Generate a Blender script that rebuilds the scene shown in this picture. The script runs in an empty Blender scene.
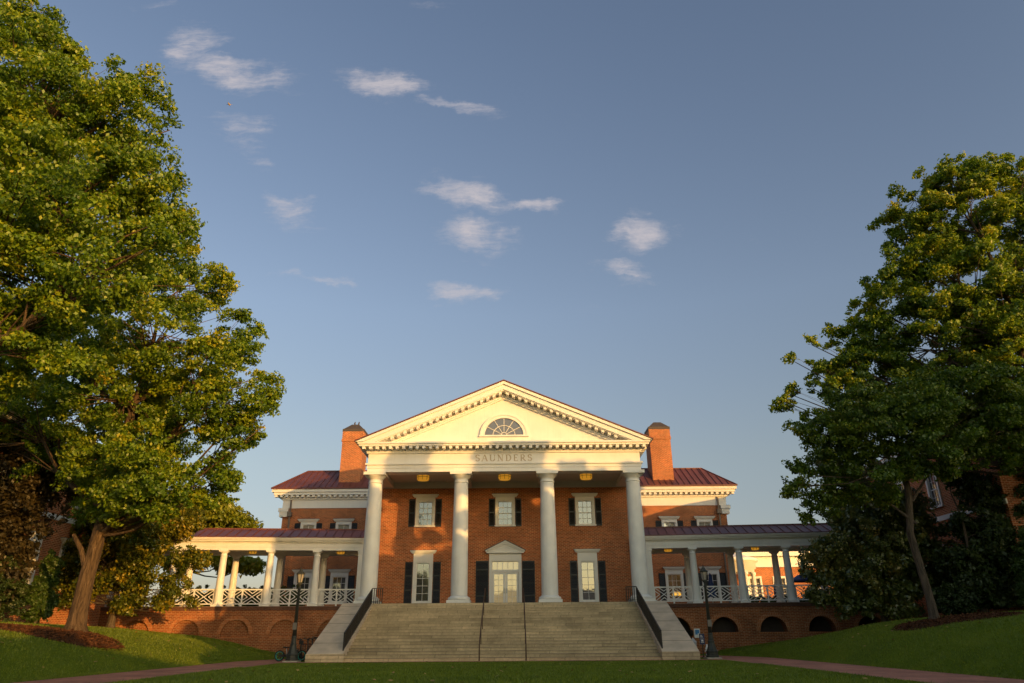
import bpy, math, random
import numpy as np
from mathutils import Vector, Matrix
rad = math.radians
sc = bpy.context.scene
COL = sc.collection

# ------------------------------------------------------------------ camera
cam_d = bpy.data.cameras.new('camera'); cam_d.sensor_width = 36; cam_d.lens = 700 * 36 / 1024
cam_d.clip_start = 0.1; cam_d.clip_end = 3000
cam = bpy.data.objects.new('camera', cam_d); COL.objects.link(cam)
cam.matrix_world = Matrix.Translation((0.63, 0, 1.28)) @ Matrix.Rotation(rad(90 + 22.75), 4, 'X') @ Matrix.Rotation(-0.0075, 4, 'Z')
sc.camera = cam

# ------------------------------------------------------------------ light
SUN_AZ, SUN_EL = 41.0, 6.5            # sun behind the viewer's right shoulder, azimuth from -Y towards +X
S = Vector((math.sin(rad(SUN_AZ)) * math.cos(rad(SUN_EL)), -math.cos(rad(SUN_AZ)) * math.cos(rad(SUN_EL)), math.sin(rad(SUN_EL))))
sun_d = bpy.data.lights.new('sun', 'SUN'); sun_d.energy = 2.15; sun_d.angle = rad(0.3); sun_d.color = (1.0, 0.53, 0.14)
sun = bpy.data.objects.new('sun', sun_d); COL.objects.link(sun)
sun.rotation_euler = S.to_track_quat('Z', 'Y').to_euler(); sun.location = (40, -40, 30)
SKY_STRENGTH = 0.15
sc.view_settings.view_transform = 'Standard'; sc.view_settings.look = 'None'
sc.view_settings.exposure = 1.0; sc.view_settings.gamma = 1; sc.view_settings.use_curve_mapping = False


class NT:
    """tiny helper to write node trees"""
    def __init__(s, tree):
        s.t = tree; s.n = tree.nodes; s.l = tree.links
    def node(s, typ, **kw):
        nd = s.n.new(typ)
        for k, v in kw.items():
            setattr(nd, k, v)
        return nd
    def link(s, a, b): s.l.new(a, b)
    def val(s, sock, v):
        if isinstance(v, bpy.types.NodeSocket): s.link(v, sock)
        elif isinstance(v, (tuple, list)) and sock.type == 'RGBA' and len(v) == 3: sock.default_value = (*v, 1)
        else: sock.default_value = v
    def math(s, op, a, b=0.0, c=None, clamp=False):
        nd = s.node('ShaderNodeMath', operation=op, use_clamp=clamp)
        s.val(nd.inputs[0], a); s.val(nd.inputs[1], b)
        if c is not None: s.val(nd.inputs[2], c)
        return nd.outputs[0]
    def mix(s, f, a, b, mode='MIX'):
        nd = s.node('ShaderNodeMix', data_type='RGBA', blend_type=mode)
        s.val(nd.inputs['Factor'], f); s.val(nd.inputs['A'], a); s.val(nd.inputs['B'], b)
        # colour sockets are the 7th and 8th
        s.val(nd.inputs[6], a); s.val(nd.inputs[7], b)
        return nd.outputs[2]
    def ramp(s, f, stops):
        nd = s.node('ShaderNodeValToRGB'); cr = nd.color_ramp
        while len(cr.elements) < len(stops): cr.elements.new(0.5)
        for e, (p, c) in zip(cr.elements, stops):
            e.position = p; e.color = (*c, 1) if len(c) == 3 else c
        s.link(f, nd.inputs[0]); return nd.outputs[0]
    def noise(s, vec, scale, detail=4, rough=0.55, dist=0.0):
        nd = s.node('ShaderNodeTexNoise'); s.link(vec, nd.inputs['Vector'])
        nd.inputs['Scale'].default_value = scale; nd.inputs['Detail'].default_value = detail
        nd.inputs['Roughness'].default_value = rough; nd.inputs['Distortion'].default_value = dist
        return nd.outputs['Fac']
    def mapping(s, vec, loc=(0, 0, 0), rot=(0, 0, 0), scale=(1, 1, 1)):
        nd = s.node('ShaderNodeMapping'); s.link(vec, nd.inputs[0])
        nd.inputs[1].default_value = loc; nd.inputs[2].default_value = rot; nd.inputs[3].default_value = scale
        return nd.outputs[0]


def build_world():
    w = bpy.data.worlds.new('World'); sc.world = w; w.use_nodes = True
    t = NT(w.node_tree); t.n.clear()
    out = t.node('ShaderNodeOutputWorld'); bg = t.node('ShaderNodeBackground')
    sky = t.node('ShaderNodeTexSky', sky_type='NISHITA', sun_disc=False)
    sky.sun_elevation = rad(SUN_EL); sky.sun_rotation = rad(180 - SUN_AZ)
    sky.air_density = 1.0; sky.dust_density = 1.0; sky.ozone_density = 1.0; sky.altitude = 150
    tc = t.node('ShaderNodeTexCoord')
    sep = t.node('ShaderNodeSeparateXYZ'); t.link(tc.outputs['Generated'], sep.inputs[0])
    yy = t.math('MAXIMUM', sep.outputs[1], 0.05)
    cmb = t.node('ShaderNodeCombineXYZ')
    t.link(t.math('DIVIDE', sep.outputs[0], yy), cmb.inputs[0]); t.link(t.math('DIVIDE', sep.outputs[2], yy), cmb.inputs[1])
    uv = cmb.outputs[0]
    warp = t.node('ShaderNodeTexNoise'); t.link(uv, warp.inputs['Vector']); warp.inputs['Scale'].default_value = 11; warp.inputs['Detail'].default_value = 9; warp.inputs['Roughness'].default_value = 0.62
    wv = t.node('ShaderNodeVectorMath', operation='MULTIPLY_ADD'); t.link(warp.outputs['Color'], wv.inputs[0])
    wv.inputs[1].default_value = (0.17, 0.085, 0); t.link(uv, wv.inputs[2])
    off = t.node('ShaderNodeVectorMath', operation='SUBTRACT'); t.link(wv.outputs[0], off.inputs[0]); off.inputs[1].default_value = (0.085, 0.0425, 0)
    acc = None
    for (u, v, a, b, rot, amp) in CLOUDS:
        m = t.node('ShaderNodeVectorMath', operation='SUBTRACT'); t.link(off.outputs[0], m.inputs[0]); m.inputs[1].default_value = (u, v, 0)
        r = t.mapping(m.outputs[0], rot=(0, 0, rad(rot)))
        sscl = t.mapping(r, scale=(1 / a, 1 / b, 1))
        ln = t.node('ShaderNodeVectorMath', operation='LENGTH'); t.link(sscl, ln.inputs[0])
        mr = t.node('ShaderNodeMapRange', interpolation_type='SMOOTHSTEP'); t.link(ln.outputs['Value'], mr.inputs[0])
        mr.inputs[1].default_value = 1.65; mr.inputs[2].default_value = 0.0; mr.inputs[3].default_value = 0; mr.inputs[4].default_value = amp
        acc = mr.outputs[0] if acc is None else t.math('MAXIMUM', acc, mr.outputs[0])
    wv2 = t.node('ShaderNodeVectorMath', operation='MULTIPLY_ADD'); t.link(warp.outputs['Color'], wv2.inputs[0])
    wv2.inputs[1].default_value = (0.05, 0.03, 0); t.link(uv, wv2.inputs[2])
    st = t.mapping(wv2.outputs[0], rot=(0, 0, rad(16)), scale=(5, 21, 1))
    n1 = t.noise(st, 1.5, 12, 0.66, 0.4)
    n2 = t.noise(t.mapping(uv, rot=(0, 0, rad(-25)), scale=(30, 70, 1)), 1.0, 8, 0.7, 0.8)
    n3 = t.noise(st, 5.0, 10, 0.72, 0.6)
    tex = t.math('ADD', t.math('MULTIPLY', n1, 1.3), t.math('ADD', t.math('MULTIPLY', n2, 0.45), t.math('MULTIPLY', n3, 0.75)))
    tex = t.math('ADD', t.math('SUBTRACT', tex, 1.25), t.math('MULTIPLY', t.math('SUBTRACT', acc, 0.45), 1.0))
    mr = t.node('ShaderNodeMapRange', interpolation_type='SMOOTHSTEP'); t.link(tex, mr.inputs[0]); mr.inputs[1].default_value = -0.22; mr.inputs[2].default_value = 0.75
    dens = t.math('MULTIPLY', t.math('MULTIPLY', t.math('POWER', acc, 0.45), mr.outputs[0]), 0.95, clamp=True)
    dens = t.math('MULTIPLY', dens, t.math('GREATER_THAN', sep.outputs[1], 0.06))
    # a little softer, less saturated sky, as through evening haze
    hs = t.node('ShaderNodeHueSaturation'); t.link(sky.outputs[0], hs.inputs['Color']); hs.inputs['Saturation'].default_value = SKY_SAT
    tint = t.mix(1.0, hs.outputs[0], SKY_TINT, 'MULTIPLY')
    # the evening sky glows round the low sun and is deeper opposite it
    dt = t.node('ShaderNodeVectorMath', operation='DOT_PRODUCT'); t.link(tc.outputs['Generated'], dt.inputs[0])
    dt.inputs[1].default_value = Vector((S.x, S.y, 0)).normalized()
    gm = t.node('ShaderNodeMapRange', interpolation_type='SMOOTHSTEP'); t.link(dt.outputs['Value'], gm.inputs[0])
    gm.inputs[1].default_value = -0.15; gm.inputs[2].default_value = 0.9; gm.inputs[3].default_value = 0; gm.inputs[4].default_value = 1
    tint = t.mix(1.0, tint, t.ramp(gm.outputs[0], [(0, (0.735, 0.70, 0.765)), (1, (1.0, 0.92, 0.74))]), 'MULTIPLY')
    glow = t.math('ADD', t.math('MULTIPLY', gm.outputs[0], SUN_GLOW), 1.0)
    tint = t.mix(1.0, tint, glow, 'MULTIPLY')
    # the blue-grey band of the earth's shadow low over the horizon opposite the sun
    hz = t.ramp(sep.outputs[2], [(0.02, (0.50, 0.50, 0.62)), (0.22, (0.80, 0.765, 0.72)), (0.42, (0.965, 0.96, 0.96)), (0.75, (0.91, 0.95, 1.0))])
    tint = t.mix(1.0, tint, t.mix(gm.outputs[0], hz, (1, 1, 1)), 'MULTIPLY')
    col = t.mix(dens, tint, CLOUD_COL)
    t.link(col, bg.inputs[0]); bg.inputs[1].default_value = SKY_STRENGTH
    t.link(bg.outputs[0], out.inputs[0])


SKY_SAT = 0.90
SKY_TINT = (1.0, 1.0, 1.0)
CLOUD_COL = (1.95, 1.80, 1.88)
SUN_GLOW = 0.35
# clouds as directions on the sky: tan azimuth, tan elevation, half sizes, tilt, density
CLOUDS = [
    (-0.6059, 1.0235, 0.0652, 0.0621, 10, 0.80),
    (-0.5087, 0.9641, 0.1161, 0.0434, 18, 0.90),
    (-0.2198, 0.9282, 0.1029, 0.0316, 8, 0.95),
    (-0.0996, 0.8809, 0.0974, 0.0153, 12, 0.75),
    (-0.4744, 0.8262, 0.0652, 0.0499, 35, 0.60),
    (-0.4253, 0.7485, 0.0449, 0.0237, 25, 0.40),
    (-0.3754, 0.6624, 0.0655, 0.0336, 28, 0.75),
    (-0.3115, 0.5292, 0.0800, 0.0102, 7, 0.60),
    (-0.0695, 0.6897, 0.0844, 0.0340, 14, 0.95),
    (0.0287, 0.6668, 0.0619, 0.0178, 8, 0.85),
    (-0.0549, 0.6090, 0.0786, 0.0386, 8, 0.95),
    (-0.0792, 0.5057, 0.0586, 0.0220, 4, 0.75),
    (0.2134, 0.6143, 0.0572, 0.0432, -10, 0.85),
    (0.1790, 0.5470, 0.0594, 0.0227, 0, 0.80),
    (0.3760, 0.5787, 0.0247, 0.0170, 0, 0.30),
    (0.1123, 0.8585, 0.0155, 0.0202, 0, 0.30),
    (0.1233, 0.4688, 0.0374, 0.0117, 0, 0.25),
    (-0.1544, 1.1315, 0.0630, 0.0178, 0, 0.35),
    (-0.6565, 1.1366, 0.0463, 0.0151, 0, 0.40),
    (-0.7390, 1.1217, 0.0419, 0.0150, 10, 0.30),
    (0.4269, 0.7158, 0.0222, 0.0070, -10, 0.20),
]
build_world()

# ------------------------------------------------------------------ materials
MATS = {}


def mat(name):
    m = bpy.data.materials.new(name); m.use_nodes = True
    t = NT(m.node_tree); p = t.n['Principled BSDF']; MATS[name] = m
    return m, t, p


def simple(name, col, rough=0.6, metal=0.0, var=0.08, scale=3.0, bump=0.0, spec=0.5, bscale=40):
    m, t, p = mat(name)
    tc = t.node('ShaderNodeTexCoord')
    n = t.noise(tc.outputs['Object'], scale, 5)
    lo = tuple(c * (1 - var * 2) for c in col); hi = tuple(min(1, c * (1 + var * 2)) for c in col)
    t.link(t.ramp(n, [(0.25, lo), (0.75, hi)]), p.inputs['Base Color'])
    p.inputs['Roughness'].default_value = rough; p.inputs['Metallic'].default_value = metal
    p.inputs['Specular IOR Level'].default_value = spec
    if bump:
        b = t.node('ShaderNodeBump'); b.inputs['Strength'].default_value = bump; b.inputs['Distance'].default_value = 0.02
        t.link(t.noise(tc.outputs['Object'], bscale, 4), b.inputs['Height']); t.link(b.outputs[0], p.inputs['Normal'])
    return m


def brick(name, c1, c2, mortar, bw=0.215, bh=0.075, msize=0.009, flat=False, var=0.5, stain=0.25):
    m, t, p = mat(name)
    g = t.node('ShaderNodeNewGeometry'); sp = t.node('ShaderNodeSeparateXYZ'); t.link(g.outputs['Position'], sp.inputs[0])
    cb = t.node('ShaderNodeCombineXYZ')
    if flat:
        t.link(sp.outputs[0], cb.inputs[0]); t.link(sp.outputs[1], cb.inputs[1])
    else:
        t.link(t.math('ADD', sp.outputs[0], sp.outputs[1]), cb.inputs[0]); t.link(sp.outputs[2], cb.inputs[1])
    b = t.node('ShaderNodeTexBrick'); t.link(cb.outputs[0], b.inputs['Vector'])
    b.inputs['Scale'].default_value = 1; b.inputs['Brick Width'].default_value = bw; b.inputs['Row Height'].default_value = bh
    b.inputs['Mortar Size'].default_value = msize; b.inputs['Mortar Smooth'].default_value = 0.2; b.inputs['Bias'].default_value = 0.0
    b.inputs['Color1'].default_value = (*c1, 1); b.inputs['Color2'].default_value = (*c2, 1); b.inputs['Mortar'].default_value = (*mortar, 1)
    n = t.noise(g.outputs['Position'], 0.55, 6, 0.6)
    n2 = t.noise(g.outputs['Position'], 6, 4, 0.6)
    f = t.ramp(n, [(0.3, (1 - stain,) * 3), (0.7, (1 + stain * 0.6,) * 3)])
    f2 = t.ramp(n2, [(0.3, (0.85,) * 3), (0.7, (1.12,) * 3)])
    col = t.mix(1.0, t.mix(1.0, b.outputs['Color'], f, 'MULTIPLY'), f2, 'MULTIPLY')
    t.link(col, p.inputs['Base Color']); p.inputs['Roughness'].default_value = 0.85; p.inputs['Specular IOR Level'].default_value = 0.25
    bp = t.node('ShaderNodeBump'); bp.inputs['Strength'].default_value = 0.5; bp.inputs['Distance'].default_value = 0.008; bp.invert = True
    t.link(b.outputs['Fac'], bp.inputs['Height']); t.link(bp.outputs[0], p.inputs['Normal'])
    return m


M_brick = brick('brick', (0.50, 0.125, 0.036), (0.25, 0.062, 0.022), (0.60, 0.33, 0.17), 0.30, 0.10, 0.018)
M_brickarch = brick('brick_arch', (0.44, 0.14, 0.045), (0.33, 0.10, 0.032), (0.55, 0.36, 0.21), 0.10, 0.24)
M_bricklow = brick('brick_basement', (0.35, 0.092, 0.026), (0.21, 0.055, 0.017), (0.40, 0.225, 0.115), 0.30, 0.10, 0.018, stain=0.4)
M_coping = brick('brick_coping', (0.16, 0.065, 0.04), (0.11, 0.045, 0.03), (0.16, 0.11, 0.08))
M_paver = brick('brick_paver', (0.52, 0.20, 0.125), (0.39, 0.148, 0.095), (0.32, 0.23, 0.16), 0.2, 0.1, 0.006, flat=True, stain=0.35)
M_stone = brick('step_stone', (0.68, 0.535, 0.33), (0.50, 0.39, 0.24), (0.12, 0.09, 0.055), 1.9, 0.162, 0.008, stain=0.3)
M_cheek = simple('cheek_stone', (0.60, 0.475, 0.335), 0.8, var=0.10, scale=1.3, bump=0.3)
M_white = simple('white_paint', (0.80, 0.78, 0.74), 0.45, var=0.025, scale=1.2)
M_column = simple('column_paint', (0.80, 0.785, 0.745), 0.5, var=0.035, scale=1.5, bump=0.04, bscale=15)
for m_ in (M_white, M_column):
    t = NT(m_.node_tree); p = t.n['Principled BSDF']; old = p.inputs['Base Color'].links[0].from_socket
    g_ = t.node('ShaderNodeNewGeometry')
    st_ = t.noise(t.mapping(g_.outputs['Position'], scale=(5, 5, 0.35)), 1.6, 6, 0.65); pa_ = t.noise(g_.outputs['Position'], 0.9, 5, 0.6)
    f_ = t.math('MULTIPLY', t.math('SUBTRACT', t.math('ADD', t.math('MULTIPLY', st_, 0.6), t.math('MULTIPLY', pa_, 0.4)), 0.5), 3.0, clamp=True)
    t.link(t.mix(t.math('MULTIPLY', f_, 0.32), old, (0.50, 0.455, 0.38)), p.inputs['Base Color'])
M_ceil = simple('ceiling_paint', (0.66, 0.63, 0.58), 0.6, var=0.02)
M_roof = simple('red_metal_roof', (0.155, 0.052, 0.042), 0.5, 0.1, var=0.14, scale=0.9)
M_lead = simple('lead_flashing', (0.09, 0.095, 0.10), 0.5, 0.4)
M_cap = simple('chimney_cap', (0.07, 0.055, 0.05), 0.7)
M_black = simple('black_shutter', (0.012, 0.013, 0.014), 0.45, var=0.1)
M_iron = simple('dark_iron', (0.03, 0.025, 0.022), 0.5, 0.3, var=0.1)
M_rail = simple('brown_rail', (0.085, 0.045, 0.03), 0.45, 0.3, var=0.15)
M_lamp = simple('green_black_iron', (0.032, 0.036, 0.028), 0.55, var=0.15)
M_pipe = simple('downspout_metal', (0.20, 0.16, 0.13), 0.5, 0.4)
M_letter = simple('letter_bronze', (0.52, 0.42, 0.29), 0.5)
M_floor = simple('terrace_floor', (0.30, 0.22, 0.17), 0.8, var=0.1)
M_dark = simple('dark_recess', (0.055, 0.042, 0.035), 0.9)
M_blue = simple('blue_canvas', (0.03, 0.06, 0.17), 0.8, var=0.1)
M_pole = simple('pale_pole', (0.5, 0.45, 0.38), 0.5)
M_navy = simple('navy_sign', (0.02, 0.03, 0.09), 0.4)
M_sky = simple('sign_blue', (0.05, 0.25, 0.55), 0.4)
M_signw = simple('sign_white', (0.75, 0.75, 0.74), 0.4)
M_sred = simple('sign_red', (0.45, 0.06, 0.06), 0.4)
M_grey = simple('grey_metal', (0.42, 0.43, 0.43), 0.45, 0.2)
M_plate = simple('plate_metal', (0.17, 0.155, 0.13), 0.6)
M_fallen = simple('fallen_leaf', (0.34, 0.21, 0.05), 0.8, var=0.3, scale=2.0)
M_rubber = simple('rubber', (0.015, 0.015, 0.015), 0.8)
M_teal = simple('teal_rim', (0.02, 0.30, 0.24), 0.4)
M_conc = simple('concrete_pad', (0.42, 0.38, 0.32), 0.85)
M_bird = simple('bird_feathers', (0.30, 0.20, 0.09), 0.8)


def glass_mat(name, base, refl, emit=None, estr=0.0):
    m, t, p = mat(name)
    tc = t.node('ShaderNodeTexCoord')
    p.inputs['Base Color'].default_value = (*base, 1); p.inputs['Roughness'].default_value = 0.6
    if emit:
        n = t.noise(tc.outputs['Object'], 1.7, 3)
        t.link(t.mix(n, tuple(e * 0.75 for e in emit), emit), p.inputs['Emission Color']); p.inputs['Emission Strength'].default_value = estr
    gl = t.node('ShaderNodeBsdfGlossy'); gl.inputs['Roughness'].default_value = 0.03
    bp = t.node('ShaderNodeBump'); bp.inputs['Strength'].default_value = 0.06; bp.inputs['Distance'].default_value = 0.02
    t.link(t.noise(tc.outputs['Object'], 2.2, 2), bp.inputs['Height']); t.link(bp.outputs[0], gl.inputs['Normal'])
    mx = t.node('ShaderNodeMixShader'); mx.inputs[0].default_value = refl
    t.link(p.outputs[0], mx.inputs[1]); t.link(gl.outputs[0], mx.inputs[2])
    t.link(mx.outputs[0], t.n['Material Output'].inputs[0])
    return m


M_glass = glass_mat('window_glass', (0.06, 0.055, 0.045), 0.25)
M_glassdim = glass_mat('dim_glass', (0.05, 0.05, 0.05), 0.22)
M_blind = glass_mat('glass_over_blind', (0.42, 0.40, 0.34), 0.30)
M_doorglass = glass_mat('lit_door_glass', (0.40, 0.34, 0.22), 0.18, (1.0, 0.70, 0.30), 0.13)
M_warmglass = glass_mat('warm_glass', (0.05, 0.035, 0.02), 0.2, (1.0, 0.5, 0.12), 0.03)


def emissive(name, col, s, base=(0.6, 0.4, 0.1)):
    m, t, p = mat(name)
    tc = t.node('ShaderNodeTexCoord')
    n = t.noise(tc.outputs['Object'], 5, 3)
    t.link(t.mix(n, tuple(c * 0.6 for c in col), col), p.inputs['Emission Color'])
    p.inputs['Emission Strength'].default_value = s; p.inputs['Base Color'].default_value = (*base, 1)
    return m


M_amber = emissive('amber_glass', (1.0, 0.43, 0.03), 0.26)
M_glow = emissive('lamp_glow', (1.0, 0.50, 0.06), 0.55)
m, t, p = mat('lantern_glass')
p.inputs['Base Color'].default_value = (0.75, 0.70, 0.6, 1); p.inputs['Roughness'].default_value = 0.15
p.inputs['Transmission Weight'].default_value = 0.6
M_lantern = m


def leaf_mat(name, stops, transl=0.35, rough=0.5, gloss=0.06):
    m, t, p = mat(name); t.n.remove(p)
    at = t.node('ShaderNodeAttribute', attribute_name='tint')
    g = t.node('ShaderNodeNewGeometry')
    n = t.noise(g.outputs['Position'], 0.35, 3)
    f = t.math('ADD', t.math('MULTIPLY', at.outputs['Fac'], 0.75), t.math('MULTIPLY', t.math('SUBTRACT', n, 0.5), 0.7), clamp=True)
    c = t.ramp(f, stops)
    d = t.node('ShaderNodeBsdfDiffuse'); t.link(c, d.inputs[0])
    tr = t.node('ShaderNodeBsdfTranslucent'); t.link(t.mix(1.0, c, (1.25, 1.2, 0.6), 'MULTIPLY'), tr.inputs[0])
    gl = t.node('ShaderNodeBsdfGlossy'); gl.inputs['Roughness'].default_value = rough; gl.inputs[0].default_value = (0.6, 0.6, 0.55, 1)
    m1 = t.node('ShaderNodeMixShader'); m1.inputs[0].default_value = transl; t.link(d.outputs[0], m1.inputs[1]); t.link(tr.outputs[0], m1.inputs[2])
    m2 = t.node('ShaderNodeMixShader'); m2.inputs[0].default_value = gloss; t.link(m1.outputs[0], m2.inputs[1]); t.link(gl.outputs[0], m2.inputs[2])
    t.link(m2.outputs[0], t.n['Material Output'].inputs[0])
    return m


L_oak = leaf_mat('leaf_broad', [(0.05, (0.065, 0.135, 0.006)), (0.40, (0.185, 0.285, 0.009)), (0.72, (0.38, 0.40, 0.012)), (0.88, (0.55, 0.41, 0.016)), (0.98, (0.64, 0.26, 0.018))], 0.42)
L_dark = leaf_mat('leaf_dark_green', [(0.05, (0.045, 0.095, 0.006)), (0.5, (0.13, 0.205, 0.010)), (0.82, (0.28, 0.28, 0.014)), (0.97, (0.50, 0.36, 0.02))], 0.42)
L_mag = leaf_mat('leaf_magnolia', [(0.05, (0.07, 0.11, 0.025)), (0.45, (0.17, 0.20, 0.045)), (0.75, (0.32, 0.26, 0.06)), (0.95, (0.55, 0.30, 0.04))], 0.25, 0.35, 0.12)
L_maglit = leaf_mat('leaf_magnolia_sunlit', [(0.05, (0.06, 0.09, 0.010)), (0.38, (0.17, 0.18, 0.014)), (0.7, (0.42, 0.30, 0.02)), (0.95, (0.66, 0.34, 0.025))], 0.3, 0.4, 0.05)  # magnolia leaf with golden sunlight put into its colour
L_ever = leaf_mat('leaf_evergreen', [(0.05, (0.025, 0.048, 0.010)), (0.6, (0.055, 0.085, 0.014)), (0.98, (0.10, 0.11, 0.02))], 0.25)
L_purple = leaf_mat('leaf_bronze', [(0.05, (0.04, 0.03, 0.012)), (0.6, (0.075, 0.055, 0.018)), (0.98, (0.13, 0.075, 0.02))], 0.3)
L_gold = leaf_mat('leaf_golden', [(0.05, (0.15, 0.20, 0.010)), (0.5, (0.32, 0.33, 0.015)), (0.98, (0.55, 0.35, 0.02))], 0.4)
L_conifer = leaf_mat('leaf_conifer', [(0.05, (0.035, 0.075, 0.010)), (0.6, (0.085, 0.14, 0.014)), (0.98, (0.13, 0.16, 0.02))], 0.3)
L_blade = leaf_mat('grass_blade', [(0.05, (0.080, 0.130, 0.006)), (0.5, (0.175, 0.235, 0.009)), (0.85, (0.27, 0.30, 0.014)), (0.98, (0.42, 0.36, 0.10))], 0.35)


def bark(name, c1, c2):
    m, t, p = mat(name)
    tc = t.node('ShaderNodeTexCoord')
    v = t.mapping(tc.outputs['Object'], scale=(4, 4, 0.6))
    n = t.noise(v, 2.2, 8, 0.65, 0.8)
    t.link(t.ramp(n, [(0.3, c1), (0.7, c2)]), p.inputs['Base Color']); p.inputs['Roughness'].default_value = 0.9
    p.inputs['Specular IOR Level'].default_value = 0.15
    b = t.node('ShaderNodeBump'); b.inputs['Strength'].default_value = 1.0; b.inputs['Distance'].default_value = 0.12
    t.link(n, b.inputs['Height']); t.link(b.outputs[0], p.inputs['Normal'])
    return m


B_tree = bark('bark', (0.022, 0.015, 0.010), (0.18, 0.118, 0.070))
B_dark = bark('bark_dark', (0.04, 0.03, 0.022), (0.16, 0.12, 0.085))

m, t, p = mat('lawn')
g = t.node('ShaderNodeNewGeometry')
n1 = t.noise(g.outputs['Position'], 0.45, 7); n2 = t.noise(g.outputs['Position'], 7, 6, 0.7)
f = t.math('ADD', t.math('MULTIPLY', n1, 0.6), t.math('MULTIPLY', n2, 0.4))
t.link(t.ramp(f, [(0.3, (0.075, 0.115, 0.006)), (0.55, (0.13, 0.175, 0.009)), (0.75, (0.22, 0.225, 0.016))]), p.inputs['Base Color'])
p.inputs['Roughness'].default_value = 0.9; p.inputs['Specular IOR Level'].default_value = 0.1
b = t.node('ShaderNodeBump'); b.inputs['Strength'].default_value = 1; b.inputs['Distance'].default_value = 0.06
t.link(t.noise(g.outputs['Position'], 18, 5, 0.7), b.inputs['Height']); t.link(b.outputs[0], p.inputs['Normal'])
M_lawn = m
M_mulch = simple('mulch', (0.065, 0.028, 0.013), 0.95, var=0.3, scale=9, bump=1.0, spec=0.1, bscale=25)
M_chip = simple('mulch_chip', (0.085, 0.036, 0.017), 0.95, var=0.35, scale=14, spec=0.1)

# ------------------------------------------------------------------ mesh helpers


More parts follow.
